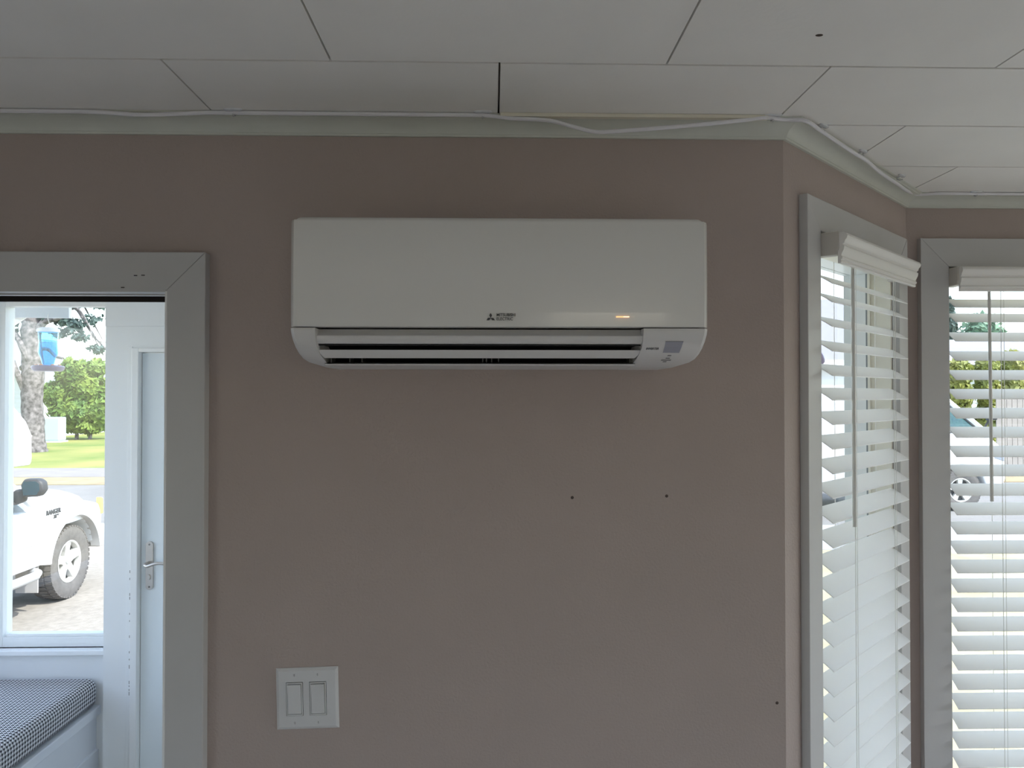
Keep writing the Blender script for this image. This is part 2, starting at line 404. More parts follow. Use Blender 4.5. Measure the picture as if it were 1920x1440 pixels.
# ================================================================== AIR CONDITIONER
XC = W(935.5, 600, Y=1.475).x + .0030
ac = empty('air_conditioner', (XC, YW, 1.89)); tag(ac, 'white wall-mounted split air conditioner with a slightly open louver', 'air conditioner')
zp = lambda y, n: W(935, y, Y=YW - n).z
HW = .4025; ZB = 1.895; ZS = zp(613.5, .228); ZT = zp(405.5, .215)
def loft(name, prof, stations, m, smooth=True, bevel=0):
    """prof: closed (n, z) loop; stations: list of (x function of z, depth reduction)"""
    v, f = [], []; k = len(prof)
    for xf, dn in stations:
        for n, z in prof: v.append((XC + xf(z), YW - (n if n < .02 else max(0.0, n - dn)), z))
    for s in range(len(stations) - 1):
        for i in range(k): f.append((s * k + i, s * k + (i + 1) % k, (s + 1) * k + (i + 1) % k, (s + 1) * k + i))
    f += [tuple(range(k)), tuple(range(len(stations) * k - 1, (len(stations) - 1) * k - 1, -1))]
    return mesh(name, v, f, m, ac, smooth, bevel=bevel)
def hw(z):
    if z > ZT - .016: return HW - .016 * (1 - math.sqrt(max(0, 1 - ((z - (ZT - .016)) / .016) ** 2)))
    if z < ZS:
        t = min(1, (ZS - z) / (ZS - ZB)); return HW - .019 * t ** 1.7 - .034 * t ** 12
    return HW
def zs(a, b, n): return [a + (b - a) * i / n for i in range(n + 1)]
body = [(0, ZS + .001), (.214, ZS + .001), (.216, ZS + .06), (.214, ZT - .016), (.212, ZT - .008), (.208, ZT - .003), (.200, ZT), (0, ZT)]
loft('casing', body, [(lambda z: -hw(z), .010), (lambda z: -hw(z) + .008, 0), (lambda z: hw(z) - .008, 0), (lambda z: hw(z), .010)], PLAST)
zt2 = zp(413, .229)
panel = [(.205, ZS + .001), (.227, ZS + .0005), (.229, ZS + .002), (.2305, ZS + .02), (.2315, (ZS + zt2) / 2), (.229, zt2 - .004), (.226, zt2), (.205, zt2)]
fp = loft('front_panel', panel, [(lambda z: -HW + .0015, .011), (lambda z: -HW + .009, .0), (lambda z: HW - .009, .0), (lambda z: HW - .0015, .011)], PLAST)
# lower casing: two solid cheeks, the hollow between them
chk = [(0, ZS - .0015), (.2255, ZS - .0015), (.2265, ZS - .004), (.2245, ZS - .014), (.2195, ZS - .026), (.2115, ZS - .038), (.2, ZS - .049), (.186, ZS - .058), (.168, ZS - .0645), (.14, ZB + .0005), (.12, ZB), (0, ZB)]
def cheek_n(z):
    for (n0, z0), (n1, z1) in zip(chk[1:10], chk[2:11]):
        if z1 <= z <= z0: return n0 + (n1 - n0) * (z0 - z) / max(1e-6, z0 - z1)
    return .2
zo0, zo1 = zp(645, .215), zp(686, .185)
xl0, xr0 = W(594, 650, Y=YW - .21).x - XC, W(1204, 650, Y=YW - .21).x - XC
ins = lambda z: .0125 * min(1, max(0, (zo0 - z) / (zo0 - zo1))) ** 1.5
xl = lambda z: xl0 + ins(z); xr = lambda z: xr0 - ins(z)
loft('end_cheek', chk, [(lambda z: -hw(z), .011), (lambda z: -hw(z) + .008, 0), (xl, 0)], PLAST2)
rc = loft('end_cheek', chk, [(xr, 0), (lambda z: hw(z) - .008, 0), (lambda z: hw(z), .011)], PLAST2)
mid = [(0, ZS - .002), (.196, ZS - .002), (.2005, ZS - .008), (.209, ZS - .0125), (.2165, ZS - .0155), (.2175, ZS - .018), (.215, zp(640, .215)), (.208, zp(645, .208)), (.150, zp(645, .15) + .004), (.06, ZB + .055), (.05, ZB + .006), (.165, ZB + .0075),
       (.170, ZB + .006), (.168, ZB + .0035), (.12, ZB + .0005), (0, ZB + .0005)]
loft('outlet_frame', mid, [(lambda z: xl(z) - .004, 0), (lambda z: xr(z) + .004, 0)], PLAST2)
loft('outlet_duct', [(.02, zp(646, .2)), (.2065, zp(646.2, .2065)), (.2065, zp(648.5, .2065)), (.13, zp(648, .13)), (.105, ZB + .028), (.092, ZB + .0145), (.1645, ZB + .0088), (.163, ZB + .006), (.02, ZB + .006)], [(lambda z: xl(z) + .0003, 0), (lambda z: xr(z) - .0003, 0)], DARK)
fz0, fz1 = zp(656.5, .2), zp(671.5, .193)
fx0, fx1, fx2, fx3 = [W(x, 660, Y=YW - .198).x for x in (597.5, 1201, 1191, 607)]
v, f = [], []
NP = 6
for s, th in ((0, 0), (1, .004)):
    for i in range(NP + 1):
        t = i / NP; z = fz0 + (fz1 - fz0) * t; n = .2035 - .010 * t - .004 * t * t - th
        ex = t ** 1.6
        v += [(fx0 + (fx3 - fx0) * ex, YW - n, z), (fx1 + (fx2 - fx1) * ex, YW - n, z)]
for i in range(NP):
    for s in (0, 1):
        k = s * 2 * (NP + 1) + 2 * i; f.append((k, k + 1, k + 3, k + 2))
o = 2 * (NP + 1)
f += [(0, 1, o + 1, o), (2 * NP, 2 * NP + 1, o + 2 * NP + 1, o + 2 * NP)]
for i in range(NP): f += [(2 * i, 2 * i + 2, o + 2 * i + 2, o + 2 * i), (2 * i + 1, 2 * i + 3, o + 2 * i + 3, o + 2 * i + 1)]
mesh('louver_flap', v, f, PLAST2, ac, True)
VN = mat('vane_grey', (.16, .16, .16), .5)
for px in (620, 655, 678, 905, 912, 922, 935, 1182, 1187):
    q = W(px, 679, Y=YW - .155)
    box('vertical_vane', (q.x - .0012, YW - .150, ZB + .007), (q.x + .0012, YW - .112, ZB + .028), VN, ac)
# logo, lettering and the receiver
def facing(x, n, z, tilt=0.0): return Matrix.Translation((x, YW - n, z)) @ Matrix.Rotation(math.pi / 2 + tilt, 4, 'X')
LN = .2321; MK = lambda px, py: W(px, py, Y=YW - LN)
t1, t2 = MK(949, 590.3), MK(946.5, 597.8)
s1 = (MK(967, 590).x - MK(931.5, 590).x)
def fit(o, width, height, c):
    xs = [q.co.x for q in o.data.vertices]; z_ = [q.co.z for q in o.data.vertices]
    sx = width / (max(xs) - min(xs)); sz = height / (max(z_) - min(z_)); mx, mz = (max(xs) + min(xs)) / 2, (max(z_) + min(z_)) / 2
    for q in o.data.vertices: q.co.x = c.x + (q.co.x - mx) * sx; q.co.z = c.z + (q.co.z - mz) * sz
px1 = 1.468 / F
fit(text('maker_name', 'MITSUBISHI', .008, INK, fp, facing(t1.x, LN, t1.z), bold=.0001), 35.5 * px1, 5.6 * px1, t1)
fit(text('maker_name', 'ELECTRIC', .008, INK, fp, facing(t2.x, LN, t2.z), bold=.0001), 30.5 * px1, 5.6 * px1, t2)
lc = MK(920, 596); h = 8.4 * px1
def rhomb(ang):
    d = Vector((math.cos(ang), math.sin(ang))); s = Vector((-d.y, d.x))
    return [Vector((0, 0)), d * h * .55 + s * h * .31, d * h * 1.1, d * h * .55 - s * h * .31]
for a in (90, 210, 330):
    prism('emblem_diamond', [(lc.x + q.x, lc.z + q.y) for q in rhomb(R(a))], lambda a_, b_, d_: (a_, d_, b_), YW - LN - .0004, YW - LN + .001, INK, fp)
q = W(1225.5, 653, Y=YW - .222); nq = cheek_n(q.z)
fit(text('inverter_mark', 'INVERTER', .006, INK, rc, facing(q.x, nq + .0008, q.z, R(22)), shear=.25, bold=.00015), 24.5 * px1, 4.4 * px1, q)
def on_cheek(poly, name, m, lift=.0007):
    (x0, y0), (x1, y1), (x2, y2), (x3, y3) = poly; N = 8; v, f = [], []          # top left, top right, bottom right, bottom left
    for i in range(N + 1):
        t = i / N
        for (xa, ya, xb, yb) in ((x0, y0, x3, y3), (x1, y1, x2, y2)):
            p = W(xa + (xb - xa) * t, ya + (yb - ya) * t, Y=YW - .218); n = cheek_n(p.z)
            v += [(p.x, YW - n - lift, p.z), (p.x, YW - n + .002, p.z)]
    for i in range(N):
        k = 4 * i; f += [(k, k + 2, k + 6, k + 4), (k, k + 4, k + 5, k + 1), (k + 2, k + 3, k + 7, k + 6), (k + 1, k + 5, k + 7, k + 3)]
    f += [(0, 1, 3, 2), (4 * N, 4 * N + 2, 4 * N + 3, 4 * N + 1)]
    return mesh(name, v, f, m, rc)
on_cheek([(1248, 640.5), (1281, 640.5), (1277, 661), (1246, 660.5)], 'receiver_window', mat('receiver_smoke', (.34, .34, .40), .2))
on_cheek([(1247.4, 640), (1281, 640), (1281, 641.2), (1247.4, 641.2)], 'receiver_edge', mat('receiver_line', (.16, .16, .18), .4), .001)
for (x0, x1, y) in ((1257, 1264, 665.7), (1255, 1263, 670.3), (1248, 1267, 673.6), (1253, 1260, 676.3)):
    on_cheek([(x0, y - .9), (x1, y - .9), (x1 - .6, y + .9), (x0 - .6, y + .9)], 'control_mark', mat('mark_grey', (.20, .20, .21), .6))
q0, q1 = MK(1155.5, 594), MK(1180, 594)
box('indicator_lamp', (q0.x, YW - LN - .0003, q0.z - .0008), (q1.x, YW - LN + .001, q0.z + .0008), mat('lamp_amber', (1.0, .50, .20), .4, emit=.5), fp)
q0, q1 = MK(1169, 594), MK(1179.5, 594)
box('indicator_core', (q0.x, YW - LN - .0006, q0.z - .0006), (q1.x, YW - LN + .0005, q0.z + .0006), mat('lamp_core', (1.0, .66, .38), .4, emit=.95), fp)
q0, q1 = MK(1183, 594.3), MK(1190, 594.3)
box('indicator_lens', (q0.x, YW - LN - .0003, q0.z - .0005), (q1.x, YW - LN + .001, q0.z + .0005), mat('lamp_off', (.85, .80, .76), .4), fp)

# ================================================================== LIGHT SWITCH
q = W(576, 1310, Y=YW - .006)
sw = empty('light_switch', (q.x, YW, q.z)); tag(sw, 'white double rocker light switch on the taupe wall below the air conditioner', 'light switch')
PX = 1.694 / F
tilt = Matrix.Rotation(R(-1.4), 4, 'Y')
def swl(lo, hi, name, m, bevel, parent=sw):
    v = [tilt @ Vector(p) for p in boxv(lo, hi)]; v = [(p.x + q.x, YW + p.y, p.z + q.z) for p in v]
    return mesh(name, v, BOXF, m, parent, True, bevel=bevel)
hwid, hhei = 57.3 * PX, 56.5 * PX
SWM = mat('switch_white', (.60, .60, .61), .35)
# bevelled plate with two openings
def place(pts):
    pts = [tilt @ Vector(p) for p in pts]; return [(p.x + q.x, YW + p.y, p.z + q.z) for p in pts]
cxs = (-23 * PX, 20 * PX); v, f = [], []
for (s, y) in ((0, 0.0), (.0, -.002), (.006, -.0062)):
    for a, b in ((-1, -1), (1, -1), (1, 1), (-1, 1)): v.append((a * (hwid - s), y, b * (hhei - s)))
f = [(i + k, (i + 1) % 4 + k, (i + 1) % 4 + k + 4, i + k + 4) for k in (0, 4) for i in range(4)]
ho = 15.7 * PX; vo = 31.1 * PX
xc = [-(hwid - .006), cxs[0] - ho, cxs[0] + ho, cxs[1] - ho, cxs[1] + ho, hwid - .006]; zc_ = [-(hhei - .006), -vo, vo, hhei - .006]
k0 = len(v); v += [(x, -.0062, z) for z in zc_ for x in xc]
for r in range(3):
    for c in range(5):
        if r == 1 and c in (1, 3): continue
        a = k0 + r * 6 + c; f.append((a, a + 1, a + 7, a + 6))
for c in (1, 3):
    a = [k0 + 6 + c, k0 + 7 + c, k0 + 13 + c, k0 + 12 + c]; b = len(v); v += [(v[t_][0], -.0005, v[t_][2]) for t_ in a]
    f += [(a[t_], a[(t_ + 1) % 4], b + (t_ + 1) % 4, b + t_) for t_ in range(4)]
mesh('cover_plate', place(v), f, SWM, sw, weld=True)
for cx in cxs:
    swl((cx - 15.6 * PX, -.0012, -31 * PX), (cx + 15.6 * PX, -.0004, 31 * PX), 'mounting_strap', STEEL, 0)
    o4, i4 = (14.7 * PX, 30.1 * PX), (12.9 * PX, 28.0 * PX); fv = []
    for y in (-.0076, -.0012):
        for hx_, hz_ in (o4, i4): fv += [(cx + a * hx_, y, b * hz_) for a, b in ((-1, -1), (1, -1), (1, 1), (-1, 1))]
    ff = []
    for t_ in range(4):
        u = (t_ + 1) % 4; ff += [(t_, u, 4 + u, 4 + t_), (8 + t_, 12 + t_, 12 + u, 8 + u), (t_, 8 + t_, 8 + u, u), (4 + t_, 4 + u, 12 + u, 12 + t_)]
    mesh('rocker_frame', place(fv), ff, SWM, sw)
    vv = [(cx + a * 12.2 * PX, y, b * 27.2 * PX) for b, y in ((-1, -.0082), (0, -.0092), (1, -.0112)) for a in (-1, 1)]
    vv += [(a, -.002, c) for a, _, c in vv]
    vv = [tilt @ Vector(p) for p in vv]; vv = [(p.x + q.x, YW + p.y, p.z + q.z) for p in vv]
    mesh('rocker', vv, [(0, 1, 3, 2), (2, 3, 5, 4), (6, 8, 9, 7), (8, 10, 11, 9), (0, 6, 7, 1), (4, 5, 11, 10), (0, 2, 8, 6), (2, 4, 10, 8), (1, 7, 9, 3), (3, 9, 11, 5)], SWM, sw, bevel=.0006)
    for sz in (44, -44):
        c = tilt @ Vector((cx - 0 * PX, 0, sz * PX))
        s = lathe('screw', [(0, .0072), (.0022, .0070), (.0030, .0058)], SWM, sw, 14, lambda x, y, z: (q.x + c.x + x, YW - z, q.z + c.z + y))
        box('screw_slot_shade', (q.x + c.x - .0004, YW - .0075, q.z + c.z - .0024), (q.x + c.x + .0004, YW - .006, q.z + c.z + .0024), mat('slot_shade_grey', (.10, .10, .10), .6), s)  # raised dark bar draws the shade inside the screw slot

# ================================================================== CABLE AND CLIPS
CABLE = mat('cable_white', (.72, .71, .75), .35)
cp = []
for x, y in ((-200, 199), (0, 203), (110, 205.5), (190, 210.5), (260, 215), (330, 213.5), (400, 209), (450, 206.5), (560, 206), (700, 206.5), (800, 208), (880, 212), (920, 217), (960, 222), (1010, 224), (1040, 228), (1080, 239), (1115, 247), (1150, 246.5), (1250, 239), (1340, 231), (1400, 224.5), (1440, 220)):
    n = .056 + .004 * (y > 225)
    cp.append(W(x, y, Y=YW - n))
def on_slant(px, py, n):
    s = along(px, n); c = A + u45 * s + Vector((1, -1)).normalized() * n
    return W(px, py, Y=c.y)
cp += [W(1476, 217, Y=YW - .045)]
for x, y in ((1512, 227), (1536, 243), (1548, 251), (1580, 273), (1605, 289), (1625, 301), (1650, 323), (1680, 343)):
    cp.append(on_slant(x, y, .058))
for x, y in ((1712, 352.5), (1760, 359), (1830, 361), (1920, 361.5), (2200, 366)):
    cp.append(W(x, y, Y=B.y - .058))
cp = [Vector((p.x, p.y, min(p.z, CEIL - .0050))) for p in cp]
cs = [Vector((p.x, p.y, min(p.z, CEIL - .0055))) for p in spline(cp, 8)]
tag(tube('cable', cs, .0044, CABLE, None, 8), 'thin white cable running along the crown moulding around the bay', 'cable')
CLP = mat('clip_clear', (.62, .63, .66), .15, spec=.8)
clips = [(437, 'Y', .062, 'small clear cable clip on the ceiling edge between doorway and air conditioner'), (905, 'Y', .062, 'small clear cable clip on the ceiling edge straight above the air conditioner'),
         (1450, 'Y', .058, 'small clear cable clip on the ceiling beside the outer bay corner'), (1548, 'S', .064, 'shiny cable clip above the slanted bay wall, next to the outer corner'),
         (1622, 'S', .064, 'shiny cable clip above the middle of the slanted bay wall'), (1694, 'S', .064, 'clear cable clip at the inner corner of the bay'),
         (1830, 'B', .062, 'clear cable clip above the wide bay window')]
for px, kind, n, lab in clips:
    if kind == 'Y': c = W(px, 205, Y=YW - n); rz = 0
    elif kind == 'B': c = W(px, 205, Y=B.y - n); rz = 0
    else:
        s = along(px, n); cc = A + u45 * s + Vector((1, -1)).normalized() * n; c = Vector((cc.x, cc.y, 0)); rz = R(45)
    e = empty('cable_clip', (c.x, c.y, CEIL), rz); tag(e, lab, 'cable clip', 'cable clips along the ceiling edge')
    lathe('pad', [(0, -.003), (.009, -.003), (.0115, -.0016), (.012, 0), (0, 0)], CLP, e, 18, lambda x, y, z: (x * 1.7, y * .62, z), True)
    tube('hook', [(0, .004, -.002), (0, .012, -.003), (0, .0135, -.0085), (0, .006, -.0125), (0, -.002, -.0115)], .0018, CLP, e, 8, True)

# ================================================================== ENCLOSED PORCH
PY = 3.86; PE = 3.79
px0, px1 = W(12, 900, Y=PY).x - .06, W(196, 900, Y=PE).x
gz0, gz1 = W(100, 1186, Y=PY + .05).z, W(100, 575, Y=PY + .05).z
PXL, PXR = -2.78, -0.42
wall('wall_porch_front', (PXL, PY), (px1 + .02, PY), 0.12, 0, 2.6, [(px0 - PXL, px1 - PXL, gz0 - .06, gz1 + .03)], PORCH)
dl = W(266, 900, Y=PE + .03).x; dz = W(290, 661, Y=PE + .03).z
wall('wall_porch_entry', (px1, PE), (PXR, PE), 0.19, 0, 2.6, [(dl - .012 - px1, dl + .93 - px1, 0, dz + .012)], PORCH)
wall('wall_porch_left', (PXL, 1.84), (PXL, PY), 0.12, 0, 2.6, [(0.12, 1.9, 0.66, 2.3)], PORCH)
wall('wall_porch_right', (PXR, PE + .19), (PXR, 1.84), 0.12, 0, 2.6, [], PORCH)
struct(box('floor_porch', (PXL, 1.84, -.12), (PXR, 4.0, -.001), mat('porch_floor', (.55, .53, .50), .5, var=.06)))
struct(box('ceiling_porch', (PXL - .1, 1.84, 2.42), (PXR + .1, 4.0, 2.6), PORCH))
struct(boxes('roof', [((XL - .5, YB - .5, 2.62), (XR + .5, 2.66, 2.78)), ((PXL - .35, 1.8, 2.62), (PXR + .3, 4.35, 2.78))], mat('roof_dark', (.12, .12, .13), .9)))
box('wall_panel_strip', (px1, PE - .006, W(250, 612, Y=PE).z), (PXR, PE, 2.42), PORCH, None, .002)['kind'] = 'structure'
# room behind the wall must not show its taupe back: porch side lining of the front wall
struct(boxes('wall_porch_back', [((PXL, 1.84, 0), (DX0 - .02, 1.85, 2.42)), ((DX1 + .02, 1.84, 0), (PXR, 1.85, 2.42)), ((DX0 - .02, 1.84, DZ + .002), (DX1 + .02, 1.85, 2.42))], PORCH))
# window_3
w3 = struct(empty('window_3', (px0, PY, 0)))
box('frame', (px0, PY + .02, gz0 - .06), (W(7, 900, Y=PY + .02).x, PY + .1, gz1 + .03), PORCH, w3, .002)
box('sash_stile', (W(7, 900, Y=PY + .03).x, PY + .03, gz0 - .01), (W(11.5, 900, Y=PY + .05).x, PY + .08, gz1), PORCH, w3, .003)
fx_ = W(7, 900, Y=PY + .02).x
box('frame', (fx_, PY + .021, gz0 - .06), (px1 + .005, PY + .1, gz0 - .014), PORCH, w3, .002)
box('sash_rail', (fx_ + .012, PY + .031, gz0 - .014), (px1, PY + .08, gz0), PORCH, w3, .003)
box('frame', (fx_, PY + .021, gz1), (px1 + .005, PY + .1, gz1 + .03), PORCH, w3, .002)
box('glass_pane', (px0 + .02, PY + .052, gz0 - .005), (px1 + .01, PY + .055, gz1 + .005), GLASS, w3)
box('sill', (PXL, PY - .045, gz0 - .085), (px1 - .001, PY + .02, gz0 - .06), PORCH, w3, .004)
# porch door with lever handle
d1 = struct(empty('door_1', (dl, PE, 0)))
xs = [W(x, 900, Y=PE).x for x in (239, 247.5, 266)]
zz = [W(290, y, Y=PE).z for y in (650, 653, 661)]
PF = mat('door_frame_white', (.86, .86, .85), .4)
box('casing', (xs[0], PE - .004, 0), (xs[1], PE, zz[0]), PORCH, d1, .001)
box('door_frame', (xs[1], PE - .016, 0), (dl, PE + .1, zz[1]), PF, d1, .003)
box('door_frame', (dl, PE - .016, dz), (dl + .95, PE + .1, zz[1]), PF, d1, .003)
leaf = box('door_leaf', (dl + .002, PE + .022, .01), (dl + .925, PE + .066, dz - .003), mat('door_leaf_white', (.80, .85, .87), .35), d1, .002)
hx = W(281, 1060, Y=PE + .02)
prism('handle_plate', [(hx.x + .018 * math.cos(a) * 1.0, hx.z + (.100 if math.sin(a) >= 0 else -.100) + .018 * math.sin(a)) for a in [2 * math.pi * i / 24 for i in range(24)]], lambda a, b, d: (a, d, b), PE + .012, PE + .022, STEEL, leaf, .001)
hz = W(279, 1056, Y=PE).z
tube('lever', spline([(hx.x - .002, PE + .014, hz), (hx.x - .002, PE - .03, hz), (hx.x + .012, PE - .042, hz - .006), (hx.x + .035, PE - .044, hz + .001), (hx.x + .065, PE - .044, hz + .008), (hx.x + .105, PE - .044, hz + .006)], 6), .0075, STEEL, leaf, 10)
lathe('lock_cylinder', [(0, .006), (.009, .006), (.0105, 0)], STEEL, leaf, 16, lambda x, y, z: (hx.x + x * .8, PE + .012 - z, hx.z - .055 + y * 1.3))
for dz_ in (.103, -.103):
    lathe('plate_screw', [(0, .003), (.004, .002), (.005, 0)], mat('screw_dark', (.25, .23, .21), .4, metal=.8), leaf, 10, lambda x, y, z: (hx.x + x, PE + .012 - z, hx.z + dz_ + y))
random.seed(3)
zc = 1.02
for i in range(14):          # chipped paint along the seam of the door surround
    zc -= random.choice((.018, .035, .05, .075)); hc = random.uniform(.002, .009)
    box('paint_chip', (xs[1] - .0012, PE - .0168, zc - hc), (xs[1] + .0012, PE - .012, zc + hc), mat('chip_bare_wood', (.30, .28, .26), .8), d1)

# bench with a houndstooth cushion
bx = W(188, 1325, Y=PY - .01).x; bz = W(188, 1322, Y=PY - .01).z; cz = W(150, 1270, Y=PY - .02).z
bn = empty('bench', (bx - .3, 3.2, 0)); tag(bn, 'white built-in bench box below the porch window', 'bench')
BEN = mat('bench_white', (.82, .85, .90), .4)
box('seat_board', (PXL + .002, 1.98, bz - .045), (bx, PY - .002, bz), BEN, bn, .004)
box('front_panel', (bx - .05, 2.0, 0.0), (bx - .022, PY - .002, bz - .045), BEN, bn)
box('corner_post', (bx - .06, 1.98, 0.0), (bx - .012, 2.04, bz - .045), BEN, bn, .003)
box('plinth', (bx - .05, 2.0, 0.0), (bx - .010, PY - .002, .10), BEN, bn, .003)
# houndstooth
hm = bpy.data.materials.new('houndstooth_fabric'); hm.use_nodes = True; t = hm.node_tree; bs = t.nodes['Principled BSDF']; bs.inputs['Roughness'].default_value = .9
tc = t.nodes.new('ShaderNodeTexCoord'); sp = t.nodes.new('ShaderNodeSeparateXYZ'); t.links.new(tc.outputs['Object'], sp.inputs[0])
def M(op, a, b=None):
    n = t.nodes.new('ShaderNodeMath'); n.operation = op
    for i, s in enumerate((a, b)):
        if s is None: continue
        if isinstance(s, (int, float)): n.inputs[i].default_value = s
        else: t.links.new(s, n.inputs[i])
    return n.outputs[0]
PER = 1 / .0185
vv_ = M('MULTIPLY', M('SUBTRACT', sp.outputs[0], sp.outputs[2]), PER); uu_ = M('MULTIPLY', sp.outputs[1], PER)
fu, fv = M('FRACT', uu_), M('FRACT', vv_)
cu, cv = M('GREATER_THAN', fu, .5), M('GREATER_THAN', fv, .5)
dg = M('GREATER_THAN', M('FRACT', M('MULTIPLY', M('ADD', uu_, vv_), 2.0)), .5)
both = M('MULTIPLY', cu, cv); anyv = M('MAXIMUM', cu, cv)
val = M('MAXIMUM', both, M('MULTIPLY', M('SUBTRACT', anyv, both), dg))
mx = t.nodes.new('ShaderNodeMix'); mx.data_type = 'RGBA'; t.links.new(val, mx.inputs[0])
mx.inputs[6].default_value = (.82, .82, .84, 1); mx.inputs[7].default_value = (.035, .035, .045, 1); t.links.new(mx.outputs[2], bs.inputs['Base Color'])
cu_ = box('bench_cushion', (PXL + .01, 2.0, bz), (bx - .006, PY - .006, cz), hm, None, .045, smooth=True, seg=6)
tag(cu_, 'black and white houndstooth cushion lying on the porch bench', 'cushion')

# eave outside the porch window and the hanging feeder
ev = struct(empty('roof_eave', (-2.8, 4.3, 2.2)))
e1 = W(133, 597, Y=4.3); e0 = W(12, 590, Y=4.3)
EAV = mat('eave_white', (.72, .72, .74), .5)
prism('fascia', [(e1.x, e1.z), (e1.x, e1.z + .25), (-3.6, e1.z + .25), (-3.6, e0.z - .03), (W(50, 596, Y=4.3).x, e1.z + .004)], lambda a, b, d: (a, d, b), 4.28, 4.31, EAV, ev, .002)
tube('brace', [W(45, 592, Y=4.45), W(-30, 640, Y=4.75)], .022, mat('brace_white', (.86, .84, .80), .5), ev, 4)
prism('soffit', [(e1.x - .05, 4.31), (-3.6, 4.31), (-3.6, 4.7), (-2.9, 4.7)], lambda a, b, d: (a, b, d), e1.z + .06, e1.z + .08, mat('soffit_grey', (.45, .47, .48), .6), ev)
fc = W(90, 690, Y=4.28); K = 4.28 / F
fe = empty('bird_feeder', (fc.x, fc.y, fc.z)); tag(fe, 'blue glass hummingbird feeder hanging outside the porch window', 'bird feeder')
dish = lathe('dish', [(0, -6 * K), (22 * K, -6 * K), (26 * K, -3 * K), (27.5 * K, 2 * K), (25 * K, 4 * K), (14 * K, 5.5 * K), (0, 5.5 * K)], mat('feeder_plum', (.20, .16, .26), .35), fe, 36, local=True)
for i in range(6):
    a = i * math.pi / 3 + .4
    lathe('feeding_port', [(0, 2 * K), (1.2 * K, 2.2 * K), (3.6 * K, .8 * K), (3.9 * K, 0)], mat('port_orange', (.75, .30, .16), .4), dish, 10, lambda x, y, z: (18 * K * math.cos(a) + x, 18 * K * math.sin(a) + y, 4.6 * K + z), True)
bp_ = [(9 * K, 5 * K), (10 * K, 10 * K), (12 * K, 18 * K), (15 * K, 25 * K), (16 * K, 30 * K), (15.2 * K, 48 * K), (16.5 * K, 66 * K), (0, 66.5 * K)]
v, f = [], []; n = 48
for i in range(n):
    a = 2 * math.pi * i / n; fl = 1 + .035 * math.cos(12 * a)
    for r, z in bp_: v.append((r * fl * math.cos(a), r * fl * math.sin(a), z))
k = len(bp_)
for i in range(n):
    for j in range(k - 1): f.append((i * k + j, ((i + 1) % n) * k + j, ((i + 1) % n) * k + j + 1, i * k + j + 1))
mesh('bottle', v, f, glass('blue_glass', (.30, .72, .97), 1.45), fe, True, True, weld=True)
lathe('nectar', [(0, 6 * K), (8 * K, 6 * K), (9 * K, 10 * K), (11 * K, 18 * K), (14 * K, 25 * K), (14.4 * K, 30 * K), (13.8 * K, 47 * K), (0, 47 * K)], glass('nectar_blue', (.55, .85, .99), 1.33), fe, 24, local=True)
lathe('cap', [(0, 75 * K), (10 * K, 75 * K), (18.5 * K, 72 * K), (19.5 * K, 67 * K), (17 * K, 66 * K), (0, 66 * K)], mat('feeder_cap', (.80, .80, .84), .4), fe, 30, local=True)
tube('hanger', [(0, 0, 75 * K), (.004, 0, 84 * K), (-.004, 0, 92 * K), (0, 0, 100 * K)], .0016, STEEL, fe, 6, True)

# ================================================================== OUTDOORS
GZ = -0.31
ASPH = mat('road_asphalt', (.20, .19, .185), .9, spec=.05, var=.08, vscale=1.5, bump=.3, bscale=40)
DRIVE = mat('driveway_gravel', (.28, .25, .22), .95, spec=.05, var=.14, vscale=18, bump=.6, bscale=60)
DRYG = mat('dry_lawn', (.33, .285, .17), .95, spec=.05, vscale=2.2, col2=(.36, .34, .26), bump=.8, bscale=60)
GREENL = mat('green_lawn', (.11, .17, .045), .95, spec=.05, vscale=.35, col2=(.27, .25, .09), bump=.8, bscale=30)
struct(box('ground', (-140, -60, GZ - .3), (160, 180, GZ - .02), DRYG))
struct(box('driveway', (-14, 3.0, GZ - .05), (-0.6, 12.6, GZ), DRIVE))
struct(box('lawn_front', (-0.6, 2.2, GZ - .05), (40, 10.6, GZ - .005), DRYG))
struct(box('sidewalk_near', (-0.6, 10.6, GZ - .05), (60, 12.6, GZ), mat('pale_concrete', (.33, .32, .31), .9, spec=.05, var=.05, vscale=3)))
struct(box('road', (-140, 12.6, GZ - .05), (160, 18.6, GZ), ASPH))
struct(box('dirt_verge', (-140, 18.6, GZ - .05), (160, 20.2, GZ + .02), mat('dirt_verge', (.26, .19, .13), .95, spec=.05, vscale=3, col2=(.33, .28, .17), bump=.8, bscale=25)))
struct(box('sidewalk_far', (-140, 20.2, GZ - .05), (160, 22.6, GZ + .03), mat('old_pavement', (.23, .21, .21), .9, spec=.05, var=.08, vscale=2)))
struct(box('lawn_far', (-140, 22.6, GZ - .05), (160, 60, GZ + .03), GREENL))

